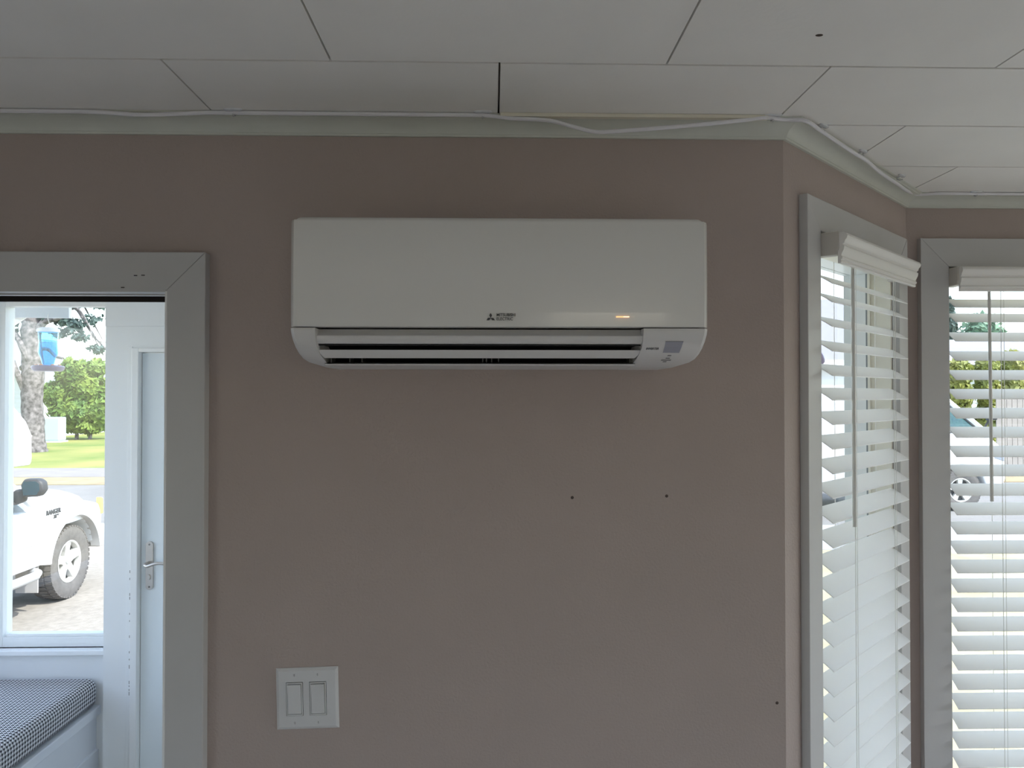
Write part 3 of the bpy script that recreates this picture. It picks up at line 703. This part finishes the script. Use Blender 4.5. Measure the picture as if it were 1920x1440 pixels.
# --- pickup truck, local: +y forward, +x its right side, origin under the front axle
TW_ = mat('truck_white', (.66, .67, .69), .25, coat=.3)
TG = mat('truck_silver_cladding', (.42, .40, .40), .45)
TB = mat('truck_black', (.035, .035, .04), .55)
RUB = mat('tyre_rubber', (.11, .10, .095), .9, var=.15, vscale=20)
ALLOY = mat('alloy_wheel', (.52, .51, .49), .4, metal=.3)
TGL = glass('truck_glass', (.55, .72, .74), 1.5)
def arch(cy, r, z0, n=14, cz=.40):
    a0 = math.asin((z0 - cz) / r); return [(cy + r * math.cos(a), cz + r * math.sin(a)) for a in [a0 + (math.pi - 2 * a0) * i / n for i in range(n + 1)]]
WB = 3.20
def truck(name, loc, rz, scale, label):
    e = empty(name, loc, rz, scale); tag(e, label, 'truck'); L = True
    g = lambda a, b, d: (d, a, b)
    low = [(.62, .50)] + arch(0, .475, .50) + [(-.62, .50)] + arch(-WB, .475, .50) + [(-4.35, .55), (-4.40, 1.02), (-.62, 1.02), (-.52, 1.03), (.30, .99), (.55, .93), (.62, .80)]
    low = [(.60, .46)] + [(y, z) for y, z in low[1:]]
    lb = prism('body', low, g, -.83, .83, TW_, e, .03, L, True, 3)
    # hood and fenders: crowned loft
    v, f = [], []; ys = [-.76, -.40, 0, .3, .46, .56, .62]; zz_ = [1.12, 1.125, 1.11, 1.075, 1.03, .96, .86]; nx = 12
    for y, z in zip(ys, zz_):
        for i in range(nx + 1):
            x = -1 + 2 * i / nx; cr = .07 * (1 - abs(x) ** 3) - .10 * max(0, abs(x) - .80) / .2
            bul = .028 * math.exp(-((x / .42) ** 6)) * min(1, max(0, (.50 - y) / .3))
            v.append((x * .824 * (1 - .05 * max(0, y) * 1.5), y - .10 * abs(x) ** 2 * max(0, y), z + cr + bul - .02))
        pass
    for k in range(len(ys) - 1):
        for i in range(nx): f.append((k * (nx + 1) + i, k * (nx + 1) + i + 1, (k + 1) * (nx + 1) + i + 1, (k + 1) * (nx + 1) + i))
    m = len(v); v += [(x, y, .80) for x, y, z in v]
    def rim(seq):
        for a, b in zip(seq, seq[1:]): f.append((a, b, m + b, m + a))
    rim(list(range(nx + 1))); rim([k * (nx + 1) + nx for k in range(len(ys))]); rim([(len(ys) - 1) * (nx + 1) + i for i in range(nx, -1, -1)]); rim([k * (nx + 1) for k in range(len(ys) - 1, -1, -1)])
    mesh('hood', v, f, TW_, e, True, L)
    # cab, set CB behind its first place
    CB = -.12
    cabp = [(y + CB, z) for y, z in ((-.62, 1.10), (-.66, 1.14), (-1.28, 1.62), (-1.50, 1.70), (-2.35, 1.70), (-2.62, 1.62), (-2.72, 1.10))]
    def cx(z): return .82 - max(0, z - 1.12) * .30
    n = len(cabp); v = [(cx(z), y, z) for y, z in cabp] + [(-cx(z), y, z) for y, z in cabp]
    # roof and pillars as a frame: side openings are glazed
    roof = [(y, z) for y, z in cabp if z > 1.55]
    prism('cab_roof', roof, lambda a, b, d: (d, a, b), -.66, .66, TW_, e, .03, L, True)
    for s in (-1, 1):
        def bar(p0, p1, r, nm, mm=TW_): tube(nm, [(s * cx(p0[1]), p0[0] + CB, p0[1]), (s * cx(p1[1]), p1[0] + CB, p1[1])], r, mm, e, 8, L)
        bar((-.60, 1.10), (-1.30, 1.64), .045, 'windscreen_pillar'); bar((-1.90, 1.10), (-1.90, 1.66), .04, 'door_pillar'); bar((-2.66, 1.10), (-2.55, 1.64), .06, 'rear_pillar')
        win = [(y + CB, z) for y, z in ((-.74, 1.135), (-1.36, 1.60), (-1.86, 1.62), (-1.86, 1.135))]
        mesh('side_window', [(s * (cx(z) - .012), y, z) for y, z in win] + [(s * (cx(z) - .018), y, z) for y, z in win], [(0, 1, 2, 3), (7, 6, 5, 4), (0, 1, 5, 4), (1, 2, 6, 5), (2, 3, 7, 6), (3, 0, 4, 7)], TGL, e, local=L)
        tube('window_seal', [(s * cx(z), y, z) for y, z in win + win[:1]], .014, TB, e, 6, L)
    mesh('windscreen', [(-.78, -.66 + CB, 1.13), (.78, -.66 + CB, 1.13), (.65, -1.30 + CB, 1.63), (-.65, -1.30 + CB, 1.63)] + [(-.78, -.665 + CB, 1.125), (.78, -.665 + CB, 1.125), (.65, -1.305 + CB, 1.625), (-.65, -1.305 + CB, 1.625)], BOXF, TGL, e, local=L)
    mesh('rear_window', [(-.70, -2.64 + CB, 1.15), (.70, -2.64 + CB, 1.15), (.64, -2.56 + CB, 1.60), (-.64, -2.56 + CB, 1.60)] + [(-.70, -2.65 + CB, 1.15), (.70, -2.65 + CB, 1.15), (.64, -2.57 + CB, 1.60), (-.64, -2.57 + CB, 1.60)], BOXF, TGL, e, local=L)
    box('dashboard', (-.72, -1.12, .98), (.72, -.80, 1.10), TB, e, .03, L)
    for x in (-.38, .38):
        box('seat', (x - .25, -2.2, 1.0), (x + .25, -2.05, 1.45), mat('seat_grey', (.22, .22, .24), .8), e, .05, L)
    box('bed_rail', (-.84, -4.40, 1.0), (-.74, -2.75, 1.08), TW_, e, .02, L); box('bed_rail', (.74, -4.40, 1.0), (.84, -2.75, 1.08), TW_, e, .02, L)
    for s in (-1, 1):
        X = s * .83
        box('lower_cladding', (min(X, X + s * .018), -WB + .52, .50), (max(X, X + s * .018), -.50, .70), TG, e, .006, L)
        box('body_moulding', (min(X, X + s * .026), -WB + .52, .695), (max(X, X + s * .026), -.50, .735), mat('moulding_white', (.62, .61, .61), .4), e, .008, L)
        box('rocker_strip', (min(X, X + s * .03), -WB + .55, .48), (max(X, X + s * .03), -.62, .52), TG, e, .008, L)
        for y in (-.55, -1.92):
            box('door_gap_shade', (min(X, X + s * .0025), y - .006, .72), (max(X, X + s * .0025), y + .006, 1.04), mat('gap_shade_grey', (.35, .36, .38), .6), e, 0, L)  # raised grey strip stands in for the shade in the door gap
        for cy in (0, -WB):                      # flared arch
            av, af = [], []
            arc = arch(cy, .475, .46, 22); arc = [(arc[0][0], .46)] + arc + [(arc[-1][0], .46)] if False else arc
            for y, z in arc:
                d = Vector((y - cy, z - .40)).normalized()
                for (rr, ox) in ((0, -.05), (0, .052), (.035, .056), (.085, .035), (.12, 0.0), (.12, -.05)):
                    av.append((X + s * ox, y + d.x * rr, z + d.y * rr))
            for i in range(len(arc) - 1):
                for j in range(6): af.append((i * 6 + j, i * 6 + (j + 1) % 6, (i + 1) * 6 + (j + 1) % 6, (i + 1) * 6 + j))
            af += [tuple(range(6)), tuple(range(len(av) - 1, len(av) - 7, -1))]
            mesh('wheel_flare', av, af, mat('flare_silver', (.46, .45, .45), .45), e, True, L)
            # wheel
            wh = bpy.data.objects.new('wheel', None); link(wh, e, True); wh.location = (s * .70, cy, .388)
            fr = lambda x, y, z: (s * z, x, y)
            lathe('tyre', [(.205, -.10), (.24, -.115), (.33, -.125), (.372, -.11), (.381, -.08), (.381, .08), (.372, .11), (.33, .125), (.255, .115), (.215, .10)], RUB, wh, 48, fr, True)
            tv, tf = [], []
            for i in range(46):
                for z0, z1, ph in ((.055, .118, 0), (-.118, -.055, .5), (-.04, .04, .25)):
                    a = 2 * math.pi * (i + ph) / 46; k0 = len(tv)
                    for rr in (.374, .389):
                        for da, z_ in ((-.045, z0), (.045, z0), (.045, z1), (-.045, z1)):
                            r2 = rr - (.012 if abs(z_) > .1 else 0)
                            tv.append(fr(r2 * math.cos(a + da), r2 * math.sin(a + da), z_))
                    tf += [tuple(q + k0 for q in b) for b in BOXF]
            tr = mesh('tread', tv, tf, RUB, wh, local=True); tr['kind'] = 'stuff'
            lathe('rim', [(.205, -.08), (.212, .095), (.222, .105), (.214, .110), (.200, .100), (.192, .05)], ALLOY, wh, 40, fr, True)
            lathe('brake_disc', [(.195, .03), (.10, .02), (0, .02)], TB, wh, 30, fr, True)
            lathe('hub_cap', [(0, .088), (.028, .088), (.034, .080), (.036, .06)], mat('hub_grey', (.42, .42, .42), .4, metal=.5), wh, 20, fr, True)
            for i in range(5):
                a = 2 * math.pi * i / 5 + .35; ca, sa = math.cos(a), math.sin(a); sv = []
                for rr, hw_, zt_ in ((.02, .052, .078), (.11, .040, .085), (.20, .050, .098)):
                    for hh in (-hw_, hw_):
                        for z_ in (.03, zt_): sv.append(fr(rr * ca - hh * sa, rr * sa + hh * ca, z_))
                sf = [(0, 1, 3, 2), (8, 10, 11, 9)]
                for q in (0, 4): sf += [(q, q + 2, q + 6, q + 4), (q + 1, q + 5, q + 7, q + 3), (q, q + 4, q + 5, q + 1), (q + 2, q + 3, q + 7, q + 6)]
                mesh('spoke', sv, sf, ALLOY, wh, local=True, bevel=.006)
                a2 = a + math.pi / 5
                lathe('lug_nut', [(0, .080), (.008, .080), (.010, .06)], TB, wh, 8, lambda x, y, z: fr(.06 * math.cos(a2) + x, .06 * math.sin(a2) + y, z), True)
        # mirror
        mi = prism('side_mirror', [(a * .78, b * .76) for a, b in ((.02, -.11), (.22, -.10), (.27, -.03), (.26, .08), (.20, .12), (.04, .12), (0, .05))], lambda a, b, d: (s * (.88 + a), d, 1.275 + b), -1.00, -.89, TB, e, .025, L, True)
        prism('mirror_glass', [(a * .78, b * .76) for a, b in ((.045, -.08), (.20, -.075), (.235, -.02), (.23, .06), (.19, .09), (.05, .09), (.03, .04))], lambda a, b, d: (s * (.88 + a), d, 1.275 + b), -1.005, -1.0, mat('mirror_silver', (.75, .80, .85), .03, metal=1.0), mi, 0, L)
        prism('mirror_arm', [(-.02, -.16), (.08, -.12), (.10, -.03), (.02, 0), (-.04, -.04)], lambda a, b, d: (s * (.82 + a), d, 1.27 + b), -.98, -.90, TB, e, .02, L, True)
        # front lamp and indicator at the fender corner
        prism('turn_signal', [(.57, .80), (.635, .80), (.625, .98), (.59, .99)], lambda a, b, d: (s * d, a, b), .775, .838, mat('amber_lens', (.95, .55, .12), .25), e, .01, L)
        tube('running_board', [(s * .90, -WB + .60, .42), (s * .92, -WB + .66, .42), (s * .92, -.80, .42), (s * .90, -.74, .43), (s * .82, -.70, .44)], .042, mat('step_tube', (.50, .50, .52), .4, metal=.3), e, 12, L)
        box('mud_flap', (s * .70 - .11, -.58, .20), (s * .70 + .11, -.565, .50), TG, e, .004, L)
    prism('front_bumper', [(-.88, .62), (-.86, .50), (.86, .50), (.88, .62), (.80, .80), (.40, .86), (-.40, .86), (-.80, .80)], lambda a, b, d: (a, b, d), .44, .66, TG, e, .03, L, True)
    box('grille', (-.55, .60, .68), (.55, .672, .88), TB, e, .01, L)
    box('axle', (-.6, -.05, .33), (.6, .05, .43), TB, e, .02, L); box('axle', (-.6, -WB - .05, .33), (.6, -WB + .05, .43), TB, e, .02, L)
    box('chassis', (-.55, -4.2, .40), (.55, .5, .56), TB, e, .02, L)
    boxes('wheel_well', [((-.60, -.50, .5), (.60, .50, .95)), ((-.60, -WB - .5, .5), (.60, -WB + .5, .95))], TB, e, True)
    return e
tk = truck('pickup_truck', (-5.28, 8.28, GZ), 0, 1.0, 'white pickup truck on the gravel driveway beyond the porch window')
# model badge on the front fender of the nearer truck
bd = text('model_badge', 'RANGER', .066, TB, None, Matrix.Translation((.8335, -.36, .965)) @ Matrix.Rotation(R(90), 4, 'Z') @ Matrix.Rotation(R(90), 4, 'X'), .004, bold=.002); bd.parent = tk
bd = text('model_badge', 'XLT', .050, TB, None, Matrix.Translation((.8335, -.31, .912)) @ Matrix.Rotation(R(90), 4, 'Z') @ Matrix.Rotation(R(90), 4, 'X'), .004, bold=.002); bd.parent = tk
# --- white van across the front lawn, same local frame
q = W(1803, 960, Y=14.0)
vn = empty('van', (q.x, 14.9, GZ), R(-90)); tag(vn, 'tall white van at the kerb, seen between the slats of the wide blind', 'van')
g = lambda a, b, d: (d, a, b); VB = 3.1
prism('body', [(.72, .42)] + arch(0, .46, .42) + arch(-VB, .46, .42) + [(-4.0, .45), (-4.05, 1.45), (.45, 1.45), (.70, 1.22), (.80, 1.0), (.82, .6)], g, -.92, .92, TW_, vn, .03, True, True, 3)
prism('roof', [(-.40, 2.20), (-.60, 2.32), (-3.9, 2.34), (-4.02, 2.2)], g, -.80, .80, TW_, vn, .04, True, True)
vx = lambda z: .91 - max(0, z - 1.45) * .15
for s_ in (-1, 1):
    for y0, z0, y1, z1, r in ((.50, 1.42, -.43, 2.24, .05), (-.95, 1.42, -.95, 2.24, .05), (-4.0, 1.42, -3.98, 2.24, .06)):
        tube('pillar', [(s_ * vx(z0), y0, z0), (s_ * vx(z1), y1, z1)], r, TW_, vn, 8, True)
    wn_ = [(.36, 1.46), (-.46, 2.18), (-.90, 2.18), (-.90, 1.46)]
    mesh('side_window', [(s_ * vx(z), y, z) for y, z in wn_] + [(s_ * (vx(z) - .008), y, z) for y, z in wn_], BOXF, TGL, vn, local=True)
    tube('window_seal', [(s_ * (vx(z) + .005), y, z) for y, z in wn_ + wn_[:1]], .016, TB, vn, 6, True)
    pn_ = [(-1.0, 1.42), (-1.0, 2.24), (-3.98, 2.24), (-3.98, 1.42)]
    mesh('side_panel', [(s_ * vx(z), y, z) for y, z in pn_] + [(s_ * (vx(z) - .03), y, z) for y, z in pn_], BOXF, TW_, vn, local=True)
    prism('side_mirror', [(.0, -.13), (.17, -.11), (.19, .10), (.02, .12)], lambda a, b, d: (s_ * (.96 + a), d, 1.80 + b), .42, .54, TB, vn, .02, True)
    tube('mirror_arm', [(s_ * .90, .42, 1.50), (s_ * 1.0, .47, 1.70)], .02, TB, vn, 6, True)
    prism('headlamp', [(.60, .98), (.79, .92), (.80, 1.04), (.66, 1.13)], lambda a, b, d: (s_ * d, a, b), .62, .925, mat('headlamp_grey', (.22, .24, .28), .15), vn, .01, True)
    box('door_gap_shade', (min(s_ * .92, s_ * .923), -.96, .55), (max(s_ * .92, s_ * .923), -.945, 1.44), mat('gap_shade_grey', (.35, .36, .38), .6), vn, 0, True)  # grey strip paints the dark of the van's door gap
mesh('windscreen', [(-.88, .50, 1.44), (.88, .50, 1.44), (.78, -.43, 2.22), (-.78, -.43, 2.22)] + [(-.88, .494, 1.436), (.88, .494, 1.436), (.78, -.436, 2.216), (-.78, -.436, 2.216)], BOXF, TGL, vn, local=True)
prism('front_bumper', [(-.93, .60), (-.90, .46), (.90, .46), (.93, .60), (.84, .84), (-.84, .84)], lambda a, b, d: (a, b, d), .36, .60, mat('bumper_grey', (.30, .30, .31), .5), vn, .03, True, True)
box('chassis', (-.6, -3.9, .34), (.6, .6, .46), TB, vn, .02, True)
boxes('wheel_well', [((-.68, -.48, .42), (.68, .48, .9)), ((-.68, -VB - .48, .42), (.68, -VB + .48, .9))], TB, vn, True)
for wsrc in [c for c in tk.children if c.name.startswith('wheel') and c.type == 'EMPTY']:
    wc = copy_tree(wsrc, vn); wc.location = (wsrc.location.x * 1.12, 0 if wsrc.location.y > -1 else -VB, .388)

# --- camper trailer behind the truck
cxr = -7.0
def P(px, py): q = W(px, py, X=cxr); return (q.y, q.z)
nose = [P(58, 872), P(61, 862), P(60.5, 815), P(50, 790), P(12, 744), (6.8, 2.55), (4.2, 2.55), (4.2, .25), (8.2, .25), P(11, 878)]
ctr = empty('camper_trailer', (cxr - 1, 6, GZ)); tag(ctr, 'white camper trailer with a sloping nose parked beyond the pickup truck', 'trailer')
CAMW = mat('camper_white', (.68, .67, .66), .4)
prism('shell', nose, lambda a, b, d: (d, a, b), cxr - 2.0, cxr, CAMW, ctr, .03, False, True)
s0, s1 = P(60, 817), P(11, 822)
box('seam_trim', (cxr - .003, 4.3, s0[1] - .02), (cxr + .014, s0[0] - .02, s0[1] + .012), mat('seam_brown', (.55, .48, .42), .5), ctr, .003)
box('side_window', (cxr, 5.0, 1.3), (cxr + .02, 6.0, 1.9), mat('tinted_pane', (.08, .10, .12), .1), ctr, .01)
for y in (5.2, 6.1):
    lathe('wheel', [(0, .1), (.18, .1), (.20, .08), (.34, .1), (.36, .05), (.36, -.1), (0, -.1)], RUB, ctr, 28, lambda x, yy, z: (cxr - .15 + z, y + x, GZ + .36 + yy))
box('axle_frame', (cxr - 1.6, 4.4, GZ + .3), (cxr - .3, 8.0, .26), TB, ctr)
tube('jack_leg', [(cxr - .9, 8.0, GZ), (cxr - .9, 8.0, .3)], .04, STEEL, ctr, 8)

# --- houses
def house(name, label, x0, x1, y0, y1, h, rise, wallc, roofc, axis='x', wins=(), over=.5, chimney=None):
    e = empty(name, ((x0 + x1) / 2, (y0 + y1) / 2, GZ)); tag(e, label, 'house'); z0, z1 = GZ, GZ + h
    if axis == 'x':
        ym = (y0 + y1) / 2; prof = [(y0, z0), (y1, z0), (y1, z1), (ym, z1 + rise), (y0, z1)]
        prism('wall', prof, lambda a, b, d: (d, a, b), x0, x1, wallc, e)
        for s, ya in ((1, y0 - over), (-1, y1 + over)):
            k = rise / ((y1 - y0) / 2); za = z1 - over * k
            mesh('roof_slope', [(x0 - over, ya, za), (x1 + over, ya, za), (x1 + over, ym, z1 + rise), (x0 - over, ym, z1 + rise)] + [(x0 - over, ya, za + .16), (x1 + over, ya, za + .16), (x1 + over, ym, z1 + rise + .16), (x0 - over, ym, z1 + rise + .16)], BOXF, roofc, e)
        box('fascia', (x0 - over, y0 - over - .03, z1 - over * k - .06), (x1 + over, y0 - over, z1 - over * k + .15), mat('fascia_white', (.68, .68, .68), .5), e)
    else:
        xm = (x0 + x1) / 2; prof = [(x0, z0), (x1, z0), (x1, z1), (xm, z1 + rise), (x0, z1)]; k = rise / ((x1 - x0) / 2)
        prism('wall', prof, lambda a, b, d: (a, d, b), y0, y1, wallc, e)
        for xa in (x0 - over, x1 + over):
            za = z1 - over * k
            mesh('roof_slope', [(xa, y0 - over, za), (xa, y1 + over, za), (xm, y1 + over, z1 + rise), (xm, y0 - over, z1 + rise)] + [(xa, y0 - over, za + .16), (xa, y1 + over, za + .16), (xm, y1 + over, z1 + rise + .16), (xm, y0 - over, z1 + rise + .16)], BOXF, roofc, e)
            mesh('bargeboard', [(xa, y0 - over - .04, za - .1), (xa, y0 - over, za - .1), (xm, y0 - over, z1 + rise - .1), (xm, y0 - over - .04, z1 + rise - .1)] + [(xa, y0 - over - .04, za + .18), (xa, y0 - over, za + .18), (xm, y0 - over, z1 + rise + .18), (xm, y0 - over - .04, z1 + rise + .18)], BOXF, mat('fascia_white', (.68, .68, .68), .5), e)
    for (a, b, c, d) in wins:
        wn = box('window', (a, y0 - .06, GZ + c), (b, y0 + .02, GZ + d), mat('fascia_white', (.68, .68, .68), .5), e)
        box('pane', (a + .08, y0 - .08, GZ + c + .08), (b - .08, y0 - .05, GZ + d - .08), mat('house_pane', (.10, .13, .16), .08), wn)
    n = int(h / .22)
    for i in range(1, n): box('siding_lap', (x0, y0 - .018, z0 + i * .22), (x1, y0, z0 + i * .22 + .03), wallc, e)
    if chimney:
        a, b, zt = chimney; box('chimney', (a - .3, b - .3, z1), (a + .3, b + .3, zt), mat('chimney_white', (.80, .78, .76), .8), e, .02)
    return e
HW1 = mat('siding_pale', (.48, .49, .49), .7, var=.03, vscale=1)
HG = mat('roof_grey_shingle', (.20, .21, .23), .9, var=.12, vscale=3)
HP = mat('roof_pink_shingle', (.27, .215, .195), .9, var=.10, vscale=2)
q0 = W(-60, 760, Y=38); q1 = W(72, 760, Y=38)
house('house', 'pale grey gabled house half hidden behind the thick tree trunk', q0.x - 6, q1.x, 38, 48, 2.7, 2.6, HW1, HG, 'y', ((q0.x - 1.5, q0.x + .2, .9, 2.1), (W(10, 800, Y=38).x, W(24, 800, Y=38).x, .7, 2.2)))
q0 = W(118, 720, Y=52); q1 = W(215, 720, Y=52)
house('house', 'low house with a pinkish brown roof behind the green bush', q0.x, q1.x + 3, 52, 60, 2.6, 2.3, HW1, HP, 'x', ((q0.x + 1, q0.x + 2.4, .9, 2.0),), chimney=(W(127, 660, Y=54).x, 54, W(127, 640, Y=54).z))
q0 = W(1500, 700, Y=22)
house('house', 'white sided house across the road, seen through the slanted bay blind', q0.x, q0.x + 3.7, 22.8, 30, 3.3, 2.0, mat('siding_white', (.68, .69, .71), .6), mat('roof_mauve', (.23, .22, .24), .9, var=.08), 'x', ((q0.x + 2.6, q0.x + 3.3, 1.0, 2.3),))
q0 = W(1770, 660, Y=36)
house('house', 'low house with a pale grey roof rising behind the yellow-green hedge', q0.x, q0.x + 14, 36, 44, 3.4, 1.5, HW1, mat('roof_pale', (.22, .215, .23), .9, var=.06), 'x')

# --- vegetation
def leaves(name, blobs, size, m, parent, seed, shell=.55):
    rnd = random.Random(seed); v, f = [], []
    for c, r, n in blobs:
        for _ in range(n):
            d = Vector((rnd.gauss(0, 1), rnd.gauss(0, 1), rnd.gauss(0, 1))).normalized(); q = shell + (1 - shell) * rnd.random()
            p = Vector((c[0] + d.x * r[0] * q, c[1] + d.y * r[1] * q, c[2] + d.z * r[2] * q))
            a = Vector((rnd.gauss(0, 1), rnd.gauss(0, 1), rnd.gauss(0, 1))).normalized(); b = a.cross(d + Vector((.01, .02, .03))).normalized(); s = size * rnd.uniform(.6, 1.3)
            k = len(v); v += [p - a * s, p + b * s * .5 + d * s * .12, p + a * s, p - b * s * .5 + d * s * .12]; f.append((k, k + 1, k + 2, k + 3))
    return mesh(name, v, f, m, parent, recalc=False)
LG = mat('leaf_bright', (.07, .15, .025), .6, vscale=1.5, col2=(.22, .29, .05), trans=.3)
LD = mat('leaf_pine', (.05, .085, .07), .7, vscale=.8, col2=(.10, .14, .13), trans=.2)
LY = mat('leaf_yellow_green', (.22, .25, .05), .6, vscale=1.0, col2=(.37, .35, .11), trans=.35)
LB = mat('leaf_blue_green', (.10, .20, .13), .7, vscale=.25, col2=(.22, .32, .22), trans=.2)
BARK = mat('bark', (.12, .105, .105), .95, var=.75, vscale=7, bump=1.0, bscale=9)
TY = 29.0
def TP(x, y, dy=0): q = W(x, y, Y=TY + dy); return q
tr = empty('tree', TP(62, 842)); tag(tr, 'old thick-trunked tree with pruned limbs across the road', 'tree')
rp_ = TY / F
tp = [TP(62, 848), TP(62, 835), TP(61, 790), TP(60, 740), TP(62, 700), TP(60, 660), TP(58, 620), TP(60, 585), TP(60, 540), TP(66, 480)]
trunk_pts = spline(tp, 4)
tube('trunk', trunk_pts, [(25 - 5 * min(1, i / 6) - 5 * i / len(trunk_pts)) * rp_ + random.uniform(-.03, .03) for i in range(len(trunk_pts))], BARK, tr, 14)
for limb, r0, r1 in (([(58, 690), (42, 650), (28, 625), (10, 598), (-25, 560)], 7, 3), ([(45, 730), (28, 690), (14, 650), (6, 610)], 6, 3), ([(64, 630), (84, 603), (112, 594), (138, 570), (160, 540)], 8, 3),
                    ([(112, 594), (140, 578), (160, 606), (180, 635), (200, 655)], 3.2, 1.4), ([(138, 572), (152, 585), (166, 610), (176, 640)], 2, .8), ([(150, 560), (172, 600), (194, 640)], 2, .8), ([(56, 690), (50, 688), (42, 690)], 7, 6),
                    ([(72, 655), (90, 655), (104, 668), (118, 672)], 4, 2), ([(172, 622), (186, 640), (200, 642)], 1.6, .7), ([(165, 612), (180, 640), (190, 662)], 1.4, .6)):
    pts = spline([TP(*p, dy=random.uniform(-.4, .4)) for p in limb], 4)
    tube('limb', pts, [(r0 + (r1 - r0) * i / (len(pts) - 1)) * rp_ for i in range(len(pts))], BARK, tr, 8)
def PB(x, y, rx, ry, n, Y): q = W(x, y, Y=Y); k = Y / F; return ((q.x, q.y, q.z), (rx * k, max(rx, ry) * k * .7, ry * k), n)
leaves('foliage', [PB(x, y, rx, ry, n, TY) for x, y, rx, ry, n in ((118, 600, 22, 14, 260), (140, 612, 20, 16, 260), (112, 625, 18, 10, 160), (150, 632, 16, 8, 120), (182, 655, 18, 9, 150), (176, 600, 24, 14, 70), (90, 590, 22, 14, 130), (30, 600, 16, 26, 60), (150, 560, 40, 18, 300), (60, 520, 60, 30, 500), (-20, 560, 40, 40, 300), (188, 575, 18, 8, 60))], .11, LD, tr, 5, .2)
bu = empty('bush', W(140, 815, Y=37)); tag(bu, 'big bright green leafy bush on the lawn across the road', 'bush')
leaves('foliage', [PB(x, y, rx, ry, n, 37) for x, y, rx, ry, n in ((140, 700, 34, 24, 1500), (112, 740, 34, 26, 1400), (165, 730, 40, 30, 1800), (145, 770, 52, 30, 2200), (180, 690, 18, 16, 500), (188, 770, 32, 36, 1200), (125, 795, 34, 16, 900), (165, 798, 36, 15, 900), (130, 685, 12, 14, 300))], .17, LG, bu, 9, .55)
for dx in (-.6, .1, .7): tube('stem', [(bu.location.x + dx, 37, GZ), (bu.location.x + dx * 1.3, 37, GZ + 1.6)], [.09, .05], BARK, bu, 7)
q = W(100, 812, Y=35)
ub = empty('utility_box', (q.x, 35, GZ)); tag(ub, 'pale blue-green utility box between the tree trunk and the bush', 'utility box')
box('cabinet', (q.x - .45, 34.7, GZ + .1), (q.x + .42, 35.3, GZ + 1.15), mat('utility_teal', (.33, .44, .44), .6), ub, .05); box('base', (q.x - .5, 34.65, GZ), (q.x + .47, 35.35, GZ + .1), mat('utility_base', (.45, .45, .44), .8), ub, .01)
for i, (x, y, rx, ry, Y) in enumerate(((1800, 700, 21, 30, 26), (1850, 694, 21, 30, 26), (1900, 690, 21, 34, 26), (1954, 690, 21, 34, 26))):
    b = empty('hedge_shrub', W(x, 800, Y=Y)); b.location.z = GZ
    tag(b, ('yellow-green hedge shrub nearest the pale roof gable', 'yellow-green hedge shrub behind the parked white pickup', 'tall yellow-green hedge shrub above the board fence', 'yellow-green hedge shrub at the end of the board fence')[i], 'shrub', 'hedge shrubs below the pale grey roof')
    LOC[b.name] = b.location.copy()
    leaves('foliage', [PB(x, y, rx, ry, 1300, Y), PB(x, y + 40, rx, 34, 900, Y), PB(x, y + 100, rx, 40, 700, Y)], .13, LY, b, 20 + i)
    tube('stem', [(b.location.x, Y, GZ), (b.location.x, Y, GZ + 2.2)], [.12, .06], BARK, b, 7)
fz = W(1890, 738, Y=21)
fx = W(1868, 745, Y=21).x
fn_ = empty('board_fence', (fx + 2, 21, GZ)); tag(fn_, 'tall weathered board fence below the hedge, beyond the pickup', 'fence')
FB = mat('fence_board', (.27, .24, .22), .85, var=.10, vscale=4)
for i in range(30):
    box('board', (fx + i * .15, 21, GZ + .05), (fx + i * .15 + .138, 21.025, fz.z + random.uniform(-.02, .02)), FB, fn_)
for z in (.5, 1.6): box('rail', (fx, 21.025, GZ + z), (fx + 4.5, 21.07, GZ + z + .09), FB, fn_)
far = ((40.0, 1, 9.6, 'rounded blue-green tree ending the far treeline beside the pale roof gable'), (44.4, 0, 11.0, 'tall narrow dark conifer sticking out of the far treeline'), (48.7, 1, 9.8, 'broad blue-green tree between two conifers of the far treeline'),
       (53.0, 0, 10.0, 'shorter dark conifer of the far treeline'), (57.0, 2, 8.0, 'pale green tree in the far treeline'), (61.4, 1, 9.4, 'tallest rounded blue-green tree of the far treeline'))
for i, (X, kd, hgt, lab) in enumerate(far):
    Y = 72 + (i % 3) * 1.5
    e = empty('tree', (X, Y, GZ)); tag(e, lab, 'tree', 'trees of the far treeline')
    tube('trunk', [(X, Y, GZ), (X, Y, GZ + hgt * .6)], [.28, .12], BARK, e, 7)
    if kd == 0: bl = [((X, Y, GZ + hgt * (.25 + .09 * k)), (1.9 * (1 - k / 9), 1.9 * (1 - k / 9), .9), 330) for k in range(9)]
    else: bl = [((X + random.uniform(-.3, .3), Y, GZ + hgt * q), (2.0, 1.9, hgt * .20), 800) for q in (.35, .55, .75, .85)]
    leaves('foliage', bl, .34, (LD, LB, LG)[kd], e, 40 + i, .5)

# small ornament on a thread below the eave, outside the slanted bay window
q = W(1537, 672, Y=2.60); k = 2.6 / F
orn = empty('hanging_ornament', (q.x, q.y, q.z)); tag(orn, 'lavender teardrop ornament hanging outside the slanted bay window', 'ornament')
lathe('drop', [(0, -13 * k), (5 * k, -12 * k), (9 * k, -7 * k), (9.5 * k, -2 * k), (7 * k, 5 * k), (3 * k, 12 * k), (.8 * k, 15 * k), (0, 15 * k)], mat('lavender_glaze', (.33, .25, .46), .3), orn, 20, local=True)
tube('thread', [(0, 0, 14 * k), (0, 0, 2.62 - q.z)], .0006, CORD, orn, 5, True)
